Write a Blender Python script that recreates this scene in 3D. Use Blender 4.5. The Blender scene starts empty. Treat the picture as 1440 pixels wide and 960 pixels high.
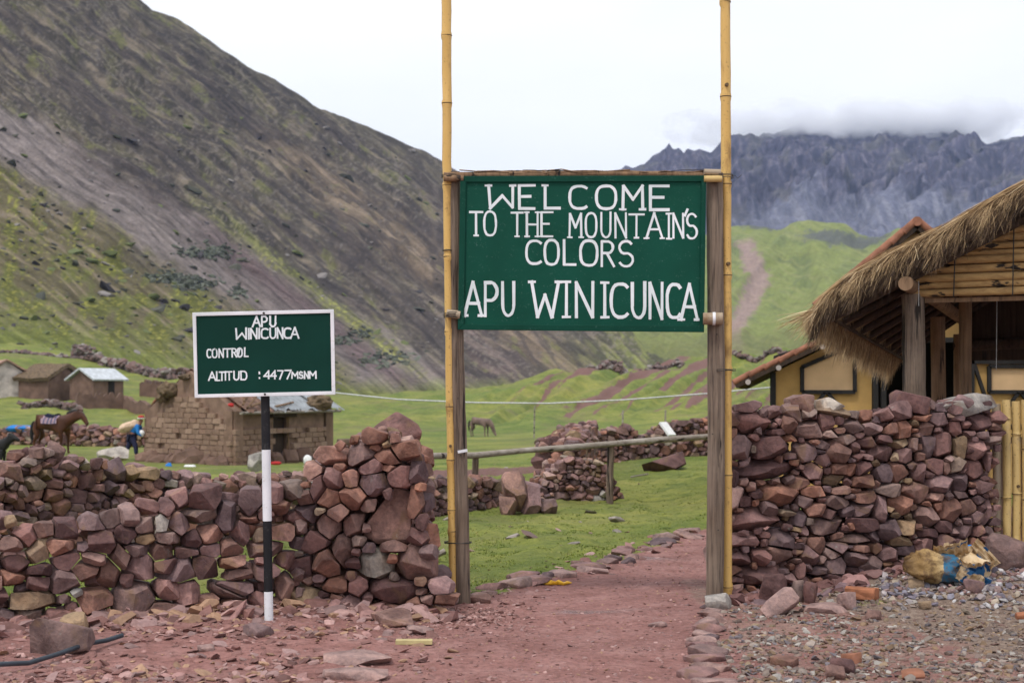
import bpy, bmesh, math, random
import numpy as np
from mathutils import Vector, Matrix

SC = bpy.context.scene
COL = SC.collection
RNG = random.Random(7)
R = math.radians

# ------------------------------------------------------------------ camera
F, CX, HY, CH = 2000.0, 720.0, 555.0, 1.6        # focal length in photo pixels, centre, eye level, camera height
cam_d = bpy.data.cameras.new("camera")
cam = bpy.data.objects.new("camera", cam_d); COL.objects.link(cam)
cam.location = (0, 0, CH); cam.rotation_euler = (R(90), 0, 0)
cam_d.sensor_width = 36; cam_d.lens = 50; cam_d.shift_y = 75 / 1440
cam_d.clip_start = 0.1; cam_d.clip_end = 20000
cam_d.dof.use_dof = True; cam_d.dof.focus_distance = 10.9; cam_d.dof.aperture_fstop = 3.2
SC.camera = cam

# ------------------------------------------------------------------ sky, sun, exposure
world = bpy.data.worlds.new("World"); SC.world = world; world.use_nodes = True
nt = world.node_tree; nt.nodes.clear()
def wn(t): return nt.nodes.new(t)
sky = wn('ShaderNodeTexSky'); sky.sky_type = 'NISHITA'; sky.sun_disc = False
SUN_EL, SUN_AZ = 60, -145            # the sun stands behind the camera's left shoulder, above thick cloud
sky.sun_elevation = R(SUN_EL); sky.sun_rotation = R(SUN_AZ); sky.altitude = 4400
tc = wn('ShaderNodeTexCoord'); mp = wn('ShaderNodeMapping'); mp.inputs['Scale'].default_value = (1, 1, 2.5)
nz = wn('ShaderNodeTexNoise'); nz.inputs['Scale'].default_value = 2.2; nz.inputs['Detail'].default_value = 6
nt.links.new(tc.outputs['Generated'], mp.inputs[0]); nt.links.new(mp.outputs[0], nz.inputs['Vector'])
cr = wn('ShaderNodeValToRGB'); e = cr.color_ramp.elements
e[0].position = .3; e[0].color = (8.6, 8.8, 9.3, 1); e[1].position = .62; e[1].color = (10.2, 10.2, 10.2, 1)
nt.links.new(nz.outputs['Fac'], cr.inputs[0])
mx = wn('ShaderNodeMix'); mx.data_type = 'RGBA'; mx.inputs[0].default_value = .94
nt.links.new(sky.outputs[0], mx.inputs[6]); nt.links.new(cr.outputs[0], mx.inputs[7])
bg = wn('ShaderNodeBackground'); bg.inputs['Strength'].default_value = 0.086
nt.links.new(mx.outputs[2], bg.inputs[0])
wo = wn('ShaderNodeOutputWorld'); nt.links.new(bg.outputs[0], wo.inputs[0])
sd = bpy.data.lights.new("sun", 'SUN'); sd.energy = 1.5; sd.angle = R(10); sd.color = (1, .96, .9)
sun = bpy.data.objects.new("sun", sd); COL.objects.link(sun)
az, el = R(SUN_AZ), R(SUN_EL)
sdir = Vector((math.sin(az) * math.cos(el), math.cos(az) * math.cos(el), math.sin(el)))
sun.rotation_euler = (-sdir).to_track_quat('-Z', 'Y').to_euler()
SC.view_settings.view_transform = 'Standard'; SC.view_settings.look = 'None'
SC.view_settings.exposure = 0.56; SC.view_settings.gamma = 1.0
SC.cycles.max_bounces = 6; SC.cycles.volume_bounces = 5

# ------------------------------------------------------------------ helpers
def P(px, py, d):
    """world point seen at photo pixel (px, py) at depth d"""
    return Vector(((px - CX) / F * d, d, CH + (HY - py) / F * d))

def hash2(ix, iy, seed):
    h = (ix.astype(np.int64) * 374761393 + iy.astype(np.int64) * 668265263 + seed * 1442695041) & 0xffffffff
    h = ((h ^ (h >> 13)) * 1274126177) & 0xffffffff
    h = h ^ (h >> 16)
    return (h & 0xffff) / 65535.0
def vnoise(x, y, seed=0):
    x = np.asarray(x, float); y = np.asarray(y, float)
    ix, iy = np.floor(x), np.floor(y); fx, fy = x - ix, y - iy
    ux, uy = fx * fx * fx * (fx * (fx * 6 - 15) + 10), fy * fy * fy * (fy * (fy * 6 - 15) + 10)
    def g(a, b):
        t = hash2(a, b, seed) * 2 * np.pi
        return np.cos(t) * (x - a) + np.sin(t) * (y - b)
    n0 = g(ix, iy) * (1 - ux) + g(ix + 1, iy) * ux
    n1 = g(ix, iy + 1) * (1 - ux) + g(ix + 1, iy + 1) * ux
    return (n0 * (1 - uy) + n1 * uy) * 1.5
def fbm(x, y, oct=4, seed=0, rough=.5):
    s = 0; a = 1; t = 0
    for k in range(oct):
        s = s + a * vnoise(np.asarray(x) * 2 ** k + 17.3 * k, np.asarray(y) * 2 ** k - 9.1 * k, seed + k); t += a; a *= rough
    return s / t
def ridged(x, y, oct=4, seed=0):
    s = 0; a = 1; t = 0
    for k in range(oct):
        s = s + a * (1 - 2 * np.abs(vnoise(np.asarray(x) * 2 ** k, np.asarray(y) * 2 ** k, seed + k))); t += a; a *= .5
    return s / t
def sstep(a, b, x):
    t = np.clip((np.asarray(x, float) - a) / (b - a), 0, 1); return t * t * (3 - 2 * t)

def set_props(o, label=None, cat=None, group=None, kind=None):
    if label: o['label'] = label
    if cat: o['category'] = cat
    if group: o['group'] = group
    if kind: o['kind'] = kind
    return o
def link(name, me, mat=None, parent=None, loc=None):
    o = bpy.data.objects.new(name, me); COL.objects.link(o)
    if mat is not None and me is not None and not me.materials: me.materials.append(mat)
    if parent is not None: o.parent = parent
    if loc is not None: o.location = loc
    return o
def thing(name, label, cat, loc=(0, 0, 0), rz=0, group=None):
    o = bpy.data.objects.new(name, None); COL.objects.link(o); o.empty_display_size = .2
    o.location = loc; o.rotation_euler = (0, 0, rz)
    return set_props(o, label, cat, group)
def mesh_np(name, V, Fc, smooth=False, rnd=None, colr=None):
    me = bpy.data.meshes.new(name)
    V = np.asarray(V, np.float32); Fc = np.asarray(Fc, np.int32)
    n, k = Fc.shape
    me.vertices.add(len(V)); me.vertices.foreach_set('co', V.ravel())
    me.loops.add(n * k); me.loops.foreach_set('vertex_index', Fc.ravel())
    me.polygons.add(n); me.polygons.foreach_set('loop_start', np.arange(0, n * k, k, dtype=np.int32))
    me.polygons.foreach_set('loop_total', np.full(n, k, np.int32))
    me.polygons.foreach_set('use_smooth', np.full(n, smooth, bool))
    me.update(calc_edges=True)
    if rnd is not None:
        a = me.attributes.new('rnd', 'FLOAT', 'POINT'); a.data.foreach_set('value', np.asarray(rnd, np.float32))
    if colr is not None:
        c = np.ones((len(V), 4), np.float32); c[:, :3] = colr
        a = me.attributes.new('col', 'FLOAT_COLOR', 'POINT'); a.data.foreach_set('color', c.ravel())
    return me
def bm_mesh(name, bm, smooth=False, angle=None):
    me = bpy.data.meshes.new(name); bm.normal_update(); bm.to_mesh(me); bm.free()
    if smooth or angle:
        me.polygons.foreach_set('use_smooth', [True] * len(me.polygons))
        if angle: me.set_sharp_from_angle(angle=R(angle))
    return me
def rnd_attr(me, v):
    a = me.attributes.new('rnd', 'FLOAT', 'POINT'); a.data.foreach_set('value', np.full(len(me.vertices), v, np.float32))

def add_box(bm, c, s, rot=None, taper=None):
    """box with centre c and full size s; rot = Matrix or z angle"""
    r = bmesh.ops.create_cube(bm, size=1)
    M = Matrix.Diagonal((s[0], s[1], s[2], 1))
    if rot is not None:
        M = (rot.to_4x4() if isinstance(rot, Matrix) else Matrix.Rotation(rot, 4, 'Z')) @ M
    bmesh.ops.transform(bm, matrix=Matrix.Translation(c) @ M, verts=r['verts'])
    return r['verts']
def add_beam(bm, a, b, w, h, roll=None):
    a, b = Vector(a), Vector(b); d = b - a; L = d.length
    q = d.to_track_quat('X', 'Z').to_matrix()
    return add_box(bm, (a + b) / 2, (L, w, h), q)
def add_tube(bm, pts, rad, seg=10, cap=True, wob=0, rng=RNG):
    """tube through pts, rad number or list; wob = relative roughness of the cross-section"""
    pts = [Vector(p) for p in pts]; n = len(pts)
    rs = rad if isinstance(rad, (list, tuple)) else [rad] * n
    rings = []; off = [rng.uniform(-1, 1) for _ in range(seg)]
    for i, p in enumerate(pts):
        t = (pts[min(i + 1, n - 1)] - pts[max(i - 1, 0)]).normalized()
        ref = Vector((0, 0, 1)) if abs(t.z) < .8 else Vector((0, 1, 0))
        x = t.cross(ref).normalized(); y = t.cross(x)
        ring = []
        for k in range(seg):
            a = 2 * math.pi * k / seg
            rr = rs[i] * (1 + wob * (.7 * off[k] + .3 * rng.uniform(-1, 1)))
            ring.append(bm.verts.new(p + (x * math.cos(a) + y * math.sin(a)) * rr))
        rings.append(ring)
    for i in range(n - 1):
        for k in range(seg):
            bm.faces.new((rings[i][k], rings[i][(k + 1) % seg], rings[i + 1][(k + 1) % seg], rings[i + 1][k]))
    if cap:
        bm.faces.new(rings[0][::-1]); bm.faces.new(rings[-1])
def fix(bm): bmesh.ops.recalc_face_normals(bm, faces=bm.faces); return bm
def tube_obj(name, pts, rad, mat, parent=None, seg=10, wob=0, smooth=True):
    bm = bmesh.new(); add_tube(bm, pts, rad, seg, True, wob); fix(bm)
    return link(name, bm_mesh(name, bm, smooth, 50), mat, parent)
def box_obj(name, c, s, mat, parent=None, rot=None, bevel=0):
    bm = bmesh.new(); add_box(bm, (0, 0, 0), s, rot)
    if bevel: bmesh.ops.bevel(bm, geom=bm.edges[:], offset=bevel, segments=1, affect='EDGES')
    return link(name, bm_mesh(name, bm), mat, parent, c)
def beam_obj(name, a, b, w, h, mat, parent=None):
    bm = bmesh.new(); add_beam(bm, a, b, w, h)
    return link(name, bm_mesh(name, bm), mat, parent)
def poly_obj(name, pts, thick, mat, parent=None, axis=Vector((0, 1, 0))):
    """prism: polygon pts pushed along axis by thick"""
    bm = bmesh.new(); vs = [bm.verts.new(p) for p in pts]; f = bm.faces.new(vs)
    r = bmesh.ops.extrude_face_region(bm, geom=[f])
    bmesh.ops.translate(bm, vec=axis * thick, verts=[v for v in r['geom'] if isinstance(v, bmesh.types.BMVert)])
    fix(bm); return link(name, bm_mesh(name, bm), mat, parent)

# ------------------------------------------------------------------ materials
class NB:
    def __init__(s, name):
        s.m = bpy.data.materials.new(name); s.m.use_nodes = True; s.t = s.m.node_tree
        s.b = s.t.nodes['Principled BSDF']; s.o = s.t.nodes['Material Output']
        s.b.inputs['Specular IOR Level'].default_value = .3
    def n(s, ty, **kw):
        x = s.t.nodes.new(ty)
        for k, v in kw.items(): setattr(x, k, v)
        return x
    def l(s, a, b): s.t.links.new(a, b)
    def coord(s, kind='Object', scale=(1, 1, 1), jitter=None):
        tc = s.n('ShaderNodeTexCoord'); m = s.n('ShaderNodeMapping'); m.inputs['Scale'].default_value = scale
        s.l(tc.outputs[kind], m.inputs[0])
        if jitter is not None:
            a = s.n('ShaderNodeVectorMath', operation='ADD'); mu = s.n('ShaderNodeMath', operation='MULTIPLY'); mu.inputs[1].default_value = 37.0
            s.l(jitter, mu.inputs[0]); s.l(m.outputs[0], a.inputs[0]); s.l(mu.outputs[0], a.inputs[1]); return a.outputs[0]
        return m.outputs[0]
    def noise(s, vec, scale, detail=4, rough=.55, dist=0):
        x = s.n('ShaderNodeTexNoise'); x.inputs['Scale'].default_value = scale; x.inputs['Detail'].default_value = detail
        x.inputs['Roughness'].default_value = rough; x.inputs['Distortion'].default_value = dist
        if vec is not None: s.l(vec, x.inputs['Vector'])
        return x.outputs['Fac']
    def ramp(s, fac, stops, mode='LINEAR'):
        x = s.n('ShaderNodeValToRGB'); cr = x.color_ramp; cr.interpolation = mode
        while len(cr.elements) < len(stops): cr.elements.new(.5)
        for e, (p, c) in zip(cr.elements, stops):
            e.position = p; e.color = (*c, 1) if len(c) == 3 else c
        s.l(fac, x.inputs[0]); return x.outputs[0]
    def mr(s, fac, a, b, c=0, d=1):
        x = s.n('ShaderNodeMapRange'); s.l(fac, x.inputs[0])
        for i, v in zip((1, 2, 3, 4), (a, b, c, d)): x.inputs[i].default_value = v
        return x.outputs[0]
    def mix(s, f, a, b, mode='MIX'):
        x = s.n('ShaderNodeMix', data_type='RGBA', blend_type=mode)
        for v, i in ((f, 0), (a, 6), (b, 7)):
            if isinstance(v, (int, float)): x.inputs[i].default_value = v
            elif isinstance(v, tuple): x.inputs[i].default_value = (*v, 1)
            else: s.l(v, x.inputs[i])
        return x.outputs[2]
    def math(s, op, a, b=None):
        x = s.n('ShaderNodeMath', operation=op)
        for v, i in ((a, 0), (b, 1)):
            if v is None: continue
            if isinstance(v, (int, float)): x.inputs[i].default_value = v
            else: s.l(v, x.inputs[i])
        return x.outputs[0]
    def attr(s, name): x = s.n('ShaderNodeAttribute', attribute_name=name); return x
    def bump(s, h, strength=.3, dist=.01):
        x = s.n('ShaderNodeBump'); x.inputs['Strength'].default_value = strength; x.inputs['Distance'].default_value = dist
        s.l(h, x.inputs['Height']); s.l(x.outputs[0], s.b.inputs['Normal'])
    def out(s, c, rough=.85):
        if isinstance(c, tuple): s.b.inputs['Base Color'].default_value = (*c, 1)
        else: s.l(c, s.b.inputs['Base Color'])
        if isinstance(rough, (int, float)): s.b.inputs['Roughness'].default_value = rough
        else: s.l(rough, s.b.inputs['Roughness'])
        return s.m

def mat_stone(name='stone', gain=1.0, fine=1.0):
    s = NB(name); r = s.attr('rnd').outputs['Fac']; v = s.coord('Object', jitter=r)
    g = lambda *c: tuple(x * gain for x in c)
    sh_ = s.math('FRACT', s.math('MULTIPLY', r, 91.7))
    base = s.ramp(r, [(0, g(.115, .062, .062)), (.12, g(.185, .098, .090)), (.24, g(.300, .178, .168)), (.36, g(.175, .118, .125)), (.48, g(.240, .155, .140)),
                      (.58, g(.275, .132, .092)), (.68, g(.360, .240, .220)), (.76, g(.225, .172, .145)), (.84, g(.245, .165, .098)), (.93, g(.34, .245, .16)), (1, g(.38, .36, .34))])
    n1 = s.noise(v, 5 * fine, 6, .6, .4); n2 = s.noise(v, 34 * fine, 5, .65)
    c = s.mix(1, base, s.ramp(n1, [(.3, (.5, .47, .48)), (.5, (1, 1, 1)), (.7, (1.5, 1.45, 1.4))]), 'MULTIPLY')
    c = s.mix(1, c, s.ramp(n2, [(.3, (.72, .72, .74)), (.6, (1.15, 1.13, 1.1))]), 'MULTIPLY')
    n3 = s.noise(v, 3.1 * fine, 3, .5, 1.5)
    c = s.mix(s.mr(n3, .60, .70, 0, .6), c, (.25 * gain, .15 * gain, .085 * gain))           # rusty stain
    n4 = s.noise(v, 11 * fine, 6, .7)
    c = s.mix(s.mr(n4, .66, .72, 0, .75), c, (.30, .30, .26))                         # lichen
    c = s.mix(1, c, s.ramp(sh_, [(0, (.72, .72, .74)), (.6, (1, 1, 1)), (1, (1.35, 1.33, 1.3))]), 'MULTIPLY')
    hs = s.math('ADD', s.math('MULTIPLY', n1, 1.4), s.math('MULTIPLY', n2, .5))
    s.bump(hs, .8, .022 / fine)
    return s.out(c, .82)
M = {}
M['stone'] = mat_stone('stone', .84)
M['stone_far'] = mat_stone('stone_far', .9, .7)
def mat_simple(name, c, var=.25, scale=8, rough=.8, bump=.2, stretch=(1, 1, 1), bd=.01):
    s = NB(name); v = s.coord('Object', stretch); n = s.noise(v, scale, 5)
    col = s.mix(1, c, s.ramp(n, [(.25, (1 - var * 1.6,) * 3), (.75, (1 + var,) * 3)]), 'MULTIPLY')
    if bump: s.bump(n, bump, bd)
    return s.out(col, rough)
def mat_wood(name, light, dark, zstretch=.06, scale=26, axis='z'):
    s = NB(name); st = {'z': (1, 1, zstretch), 'x': (zstretch, 1, 1)}[axis]
    v = s.coord('Object', st); n = s.noise(v, scale, 7, .65, .3); v2 = s.coord('Object', tuple(.4 if q == 1 else q * .7 for q in st)); n2 = s.noise(v2, 30, 4)
    v3 = s.coord('Object'); n3 = s.noise(v3, 2.3, 4)
    c = s.ramp(n, [(.3, dark), (.46, tuple((a + b) / 2 for a, b in zip(light, dark))), (.7, light)])
    c = s.mix(s.mr(n2, .36, .40, 1, 0), c, (.028, .022, .018))                           # drying cracks
    c = s.mix(1, c, s.ramp(n3, [(.3, (.75, .7, .66)), (.7, (1.15, 1.15, 1.15))]), 'MULTIPLY')
    s.bump(s.math('ADD', n, s.mr(n2, .36, .42, 0, .8)), .9, .006)
    return s.out(c, .85)
M['wood'] = mat_wood('weathered_wood', (.27, .205, .155), (.04, .03, .026), .05, 42)
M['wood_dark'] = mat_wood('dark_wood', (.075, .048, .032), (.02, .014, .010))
M['wood_brown'] = mat_wood('brown_wood', (.30, .19, .11), (.11, .07, .045))
M['wood_rail'] = mat_wood('rail_wood', (.36, .33, .29), (.15, .12, .10), axis='x')
def mat_bamboo(name, c1, c2, stain=(.2, .1, .035)):
    s = NB(name); v = s.coord('Object', (1, 1, .08)); n = s.noise(v, 30, 5); n2 = s.noise(s.coord('Object', (1, 1, .5)), 5, 5, .6)
    c = s.mix(n, c1, c2); c = s.mix(s.mr(n2, .56, .7, 0, .8), c, stain)
    n3 = s.noise(s.coord('Object'), 55, 3)
    c = s.mix(s.mr(n3, .62, .68, 0, .5), c, (.1, .06, .03))
    s.bump(n, .2, .003); return s.out(c, .5)
M['bamboo'] = mat_bamboo('bamboo', (.56, .33, .085), (.66, .44, .16))
M['bamboo_pale'] = mat_bamboo('bamboo_dry', (.50, .34, .12), (.60, .44, .20), (.28, .2, .13))
M['bamboo_grey'] = mat_bamboo('bamboo_grey', (.30, .23, .17), (.36, .29, .2))
M['node'] = mat_simple('bamboo_node', (.13, .085, .045), .3, 40)
M['cane'] = mat_wood('split_cane', (.50, .33, .14), (.24, .14, .06), axis='x', scale=18)
def mat_paint(name, c, wear=(.03, .1, .07), amt=.69):
    s = NB(name); v = s.coord('Object'); n = s.noise(v, 2.5, 5); n2 = s.noise(v, 60, 4, .7); n3 = s.noise(s.coord('Object', (1, 1, 3)), 7, 6, .7)
    col = s.mix(1, c, s.ramp(n, [(.3, (.82, .84, .84)), (.7, (1.18, 1.12, 1.15))]), 'MULTIPLY')
    col = s.mix(s.math('MULTIPLY', s.mr(n3, .5, .7), s.mr(n2, amt - .1, amt, 0, .45)), col, wear)
    s.bump(n2, .12, .003); s.b.inputs['Specular IOR Level'].default_value = .12; return s.out(col, .6)
M['green'] = mat_paint('green_paint', (.004, .062, .040), (.25, .4, .36), .66)
M['green_trim'] = mat_paint('green_trim_paint', (.003, .050, .032), (.15, .3, .25), .64)
M['green2'] = mat_paint('dark_green_paint', (.003, .036, .026), (.1, .2, .17), .8)
M['letter'] = mat_paint('white_letter_paint', (.70, .76, .77), (.3, .42, .4), .62)
M['white'] = mat_paint('white_paint', (.72, .74, .76), (.25, .18, .12), .63)
M['black'] = mat_paint('black_paint', (.018, .018, .02), (.12, .12, .12), .6)
M['wire'] = mat_simple('wire', (.04, .035, .03), .2, 20, .5)
M['rope'] = mat_simple('rope', (.55, .56, .56), .2, 20)
M['hose'] = mat_simple('hose_rubber', (.045, .055, .07), .3, 9, .45)
M['yellow'] = mat_simple('yellow_plastic', (.75, .42, .03), .25, 20, .5)
M['plaster'] = mat_simple('ochre_plaster', (.50, .31, .11), .18, 3, .9, .3)
M['plaster_pale'] = mat_simple('pale_plaster', (.62, .42, .23), .08, 4, .9, .3)
M['tile'] = mat_simple('clay_tile', (.29, .125, .075), .35, 6, .8, .4)
M['tin'] = mat_simple('corrugated_metal', (.50, .53, .56), .25, 3, .45, .1)
M['rust_tin'] = mat_simple('rusty_metal', (.36, .22, .16), .4, 3, .6, .1)
M['brick'] = mat_simple('orange_brick', (.34, .135, .07), .25, 14, .85, .4)
M['lath'] = mat_simple('pale_lath', (.48, .40, .2), .15, 12)
M['cloth_blue'] = mat_simple('blue_cloth', (.02, .19, .55), .25, 20)
M['cloth_navy'] = mat_simple('navy_cloth', (.02, .022, .06), .2, 20)
M['cloth_white'] = mat_simple('white_cloth', (.75, .75, .74), .15, 20)
M['cloth_tan'] = mat_simple('tan_cloth', (.62, .45, .32), .2, 15)
M['cloth_red'] = mat_simple('red_cloth', (.45, .03, .03), .2, 15)
M['skin'] = mat_simple('skin', (.24, .11, .07), .1, 20, .6, 0)
M['mane'] = mat_simple('black_hair', (.012, .011, .012), .2, 20, .6)
M['horse'] = mat_simple('bay_coat', (.075, .024, .010), .35, 3, .5, .1)
M['horse_grey'] = mat_simple('grey_coat', (.17, .115, .095), .35, 3, .7, .1)
M['dog'] = mat_simple('black_coat', (.012, .011, .011), .2, 9, .6)
M['blanket'] = None
s = NB('striped_blanket'); w = s.n('ShaderNodeTexWave'); w.inputs['Scale'].default_value = 2.1; w.inputs['Distortion'].default_value = 3
s.l(s.coord('Object'), w.inputs['Vector'])
M['blanket'] = s.out(s.ramp(w.outputs['Fac'], [(.1, (.55, .45, .5)), (.4, (.5, .12, .2)), (.6, (.6, .58, .62)), (.9, (.08, .1, .25))]), .9)
def mat_adobe():
    s = NB('adobe'); r = s.attr('rnd').outputs['Fac']; v = s.coord('Object', jitter=r); n = s.noise(v, 6, 6, .6)
    c = s.ramp(r, [(0, (.23, .150, .108)), (.5, (.28, .188, .135)), (.85, (.32, .22, .16)), (1, (.27, .16, .12))])
    c = s.mix(1, c, s.ramp(n, [(.3, (.65, .62, .6)), (.7, (1.2, 1.2, 1.2))]), 'MULTIPLY'); s.bump(n, .7, .03); return s.out(c, .95)
M['adobe'] = mat_adobe()
M['mud'] = mat_simple('mud_mortar', (.225, .145, .105), .3, 3, .95, .5, bd=.03)
M['mud_dark'] = mat_simple('dark_mud', (.17, .105, .08), .3, 1.2, .95, .5, bd=.05)
M['lime'] = mat_simple('flaking_limewash', (.50, .44, .41), .35, 1.6, .95, .4)
M['inner_shade'] = mat_simple('inner_shade_paint', (.022, .018, .016), .2, 3, .95, 0)  # near-black colour standing in for the shade inside openings
M['old_thatch'] = mat_simple('old_thatch', (.15, .105, .065), .45, 5, .95, .8, bd=.08)
def mat_strand():
    s = NB('straw'); r = s.attr('rnd').outputs['Fac']
    c = s.ramp(r, [(0, (.030, .020, .015)), (.35, (.12, .078, .050)), (.6, (.42, .29, .155)), (.85, (.62, .45, .25)), (1, (.76, .61, .39))])
    return s.out(c, .8)
M['straw'] = mat_strand()
def mat_grassblade():
    s = NB('grass_blades'); r = s.attr('rnd').outputs['Fac']
    c = s.ramp(r, [(0, (.09, .13, .03)), (.5, (.17, .215, .045)), (.85, (.26, .28, .07)), (1, (.36, .33, .12))])
    s.b.inputs['Specular IOR Level'].default_value = .1
    return s.out(c, .8)
M['blade'] = mat_grassblade()
def mat_pebble():
    s = NB('pebble'); c = s.attr('col').outputs['Color']; n = s.noise(s.coord('Object'), 30, 4)
    return s.out(s.mix(1, c, s.ramp(n, [(.3, (.8, .8, .8)), (.7, (1.15, 1.15, 1.15))]), 'MULTIPLY'), .75)
M['pebble'] = mat_pebble()
def mat_hill(name, sc, bdist, amt=.35):
    s = NB(name); c = s.attr('col').outputs['Color']; v = s.coord('Object')
    n = s.noise(v, sc, 7, .7); n2 = s.noise(v, sc * 5, 4, .7)
    c = s.mix(1, c, s.ramp(n, [(.3, (1 - amt,) * 3), (.5, (1, 1, 1)), (.7, (1 + amt,) * 3)]), 'MULTIPLY')
    c = s.mix(1, c, s.ramp(n2, [(.3, (1 - amt,) * 3), (.5, (1, 1, 1)), (.7, (1 + amt,) * 3)]), 'MULTIPLY')
    s.bump(s.math('ADD', n, s.math('MULTIPLY', n2, .4)), .9, bdist)
    s.b.inputs['Specular IOR Level'].default_value = .1
    return s.out(c, .95)

# ------------------------------------------------------------------ the ground
DT = np.array([-60, 14, 20, 45, 85, 125, 160, 200, 420, 9000.])
AZ = np.array([-1500, 0, 250, 480, 650, 850, 1000, 1150, 1440, 3000.])
ZT = np.array([[0] * 10, [0] * 10,
    [-.15, -.15, -.15, -.1, -.03, 0, 0, 0, 0, 0],
    [-.5, -.5, -.55, -.55, -.35, -.05, .05, .1, .1, .1],
    [-.3, -.3, -.6, -.85, -.9, -.65, -.2, .1, .1, .1],
    [1.1, 1.1, .5, -.2, -.1, .9, 2.2, 2.6, 2, 2],
    [4.6, 4.6, 2.9, 1.0, 2.1, 4.2, 5.6, 5.9, 5, 5],
    [9.6, 9.6, 4.7, 1.4, 1.6, 3.4, 4.6, 5.0, 4, 4],
    [9, 9, 4, 0, -2, -2, -2, 0, 0, 0],
    [0] * 10])
def bilin(d, a):
    d = np.clip(d, DT[0], DT[-1]); a = np.clip(a, AZ[0], AZ[-1])
    i = np.clip(np.searchsorted(DT, d, 'right') - 1, 0, len(DT) - 2); j = np.clip(np.searchsorted(AZ, a, 'right') - 1, 0, len(AZ) - 2)
    u = (d - DT[i]) / (DT[i + 1] - DT[i]); v = (a - AZ[j]) / (AZ[j + 1] - AZ[j]); v = v * v * (3 - 2 * v)
    return (ZT[i, j] * (1 - v) + ZT[i, j + 1] * v) * (1 - u) + (ZT[i + 1, j] * (1 - v) + ZT[i + 1, j + 1] * v) * u
EDX = np.array([0, 10.3, 11.0, 12.0, 13.3, 14.9, 16.4, 17.1, 17.8, 19])       # left edge of the path, by depth
EPX = np.array([520, 570, 662, 745, 850, 920, 968, 1015, 1400, 3000.])
def edge_x(d): return (np.interp(d, EDX, EPX) - CX) / F * d
def wall_d_left(x): return np.interp(x, [-6, -3.4, -1.5], [8.9, 9.5, 10.35])
def grass_mask(x, d):
    ex = edge_x(d)
    g = sstep(.25, -.25, x - ex) * sstep(10.9, 11.5, d)
    g = np.maximum(g, sstep(17.4, 18.4, d))
    behind = sstep(.1, .5, d - wall_d_left(x)) * (x < -1.2)
    g = np.maximum(g, behind)
    strip = sstep(.5, .1, np.abs(d - wall_d_left(x) + .25)) * sstep(-3.1, -3.6, x)
    return np.clip(np.maximum(g, strip), 0, 1)
def H(x, d):
    x = np.asarray(x, float); d = np.asarray(d, float)
    a = CX + x / np.maximum(d, 6) * F
    z = bilin(d, a)
    far = sstep(10, 40, d); kn = sstep(88, 105, d) * sstep(230, 170, d)
    z = z + fbm(x / 6, d / 6, 3, 5) * .10 * far * sstep(0, 30, d)
    z = z + (ridged((a - 2.4 * d) / 60, d / 70, 3, 11) * .8 + fbm((x - .45 * d) / 5, d / 16, 3, 12) * .8) * kn * (.35 + .75 * sstep(560, 760, a))
    z = z + fbm(x / 30, d / 30, 3, 31) * 1.5 * sstep(105, 160, d)
    g = grass_mask(x, d)
    nearf = sstep(60, 20, d)
    z = z + nearf * g * (np.abs(fbm(x / .5, d / .8, 3, 3)) * .09 + fbm(x / 1.7, d / 2.2, 2, 8) * .07)
    z = z + nearf * (1 - g) * (fbm(x / .25, d / .25, 3, 21) * .016 + fbm(x / 1.2, d / 1.2, 2, 22) * .02)
    pile = .32 * np.exp(-(((x - 5.0) / .95) ** 2 + ((d - 11.7) / .9) ** 2)) + .10 * np.exp(-(((x - 3.6) / 1.2) ** 2 + ((d - 11.0) / .7) ** 2))
    bank = .06 * sstep(.5, -.5, x + 1.0) * sstep(8.2, 9.6, d) * sstep(12, 10.5, d)
    rise = .20 * sstep(2.0, 4.0, x) * sstep(10.1, 11.5, d) * sstep(40, 20, d)
    return z + pile * .6 + bank + rise
def Hs(x, d): return float(H(np.array([x]), np.array([d]))[0])
def on_ground(px, d): x = (px - CX) / F * d; return Vector((x, d, Hs(x, d)))
def gpt(px, py):
    """point of the ground seen at a photo pixel"""
    d = 5.0
    for _ in range(4000):
        x = (px - CX) / F * d
        if CH + (HY - py) / F * d <= Hs(x, d): break
        d *= 1.004
    return Vector((x, d, Hs(x, d)))

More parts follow.
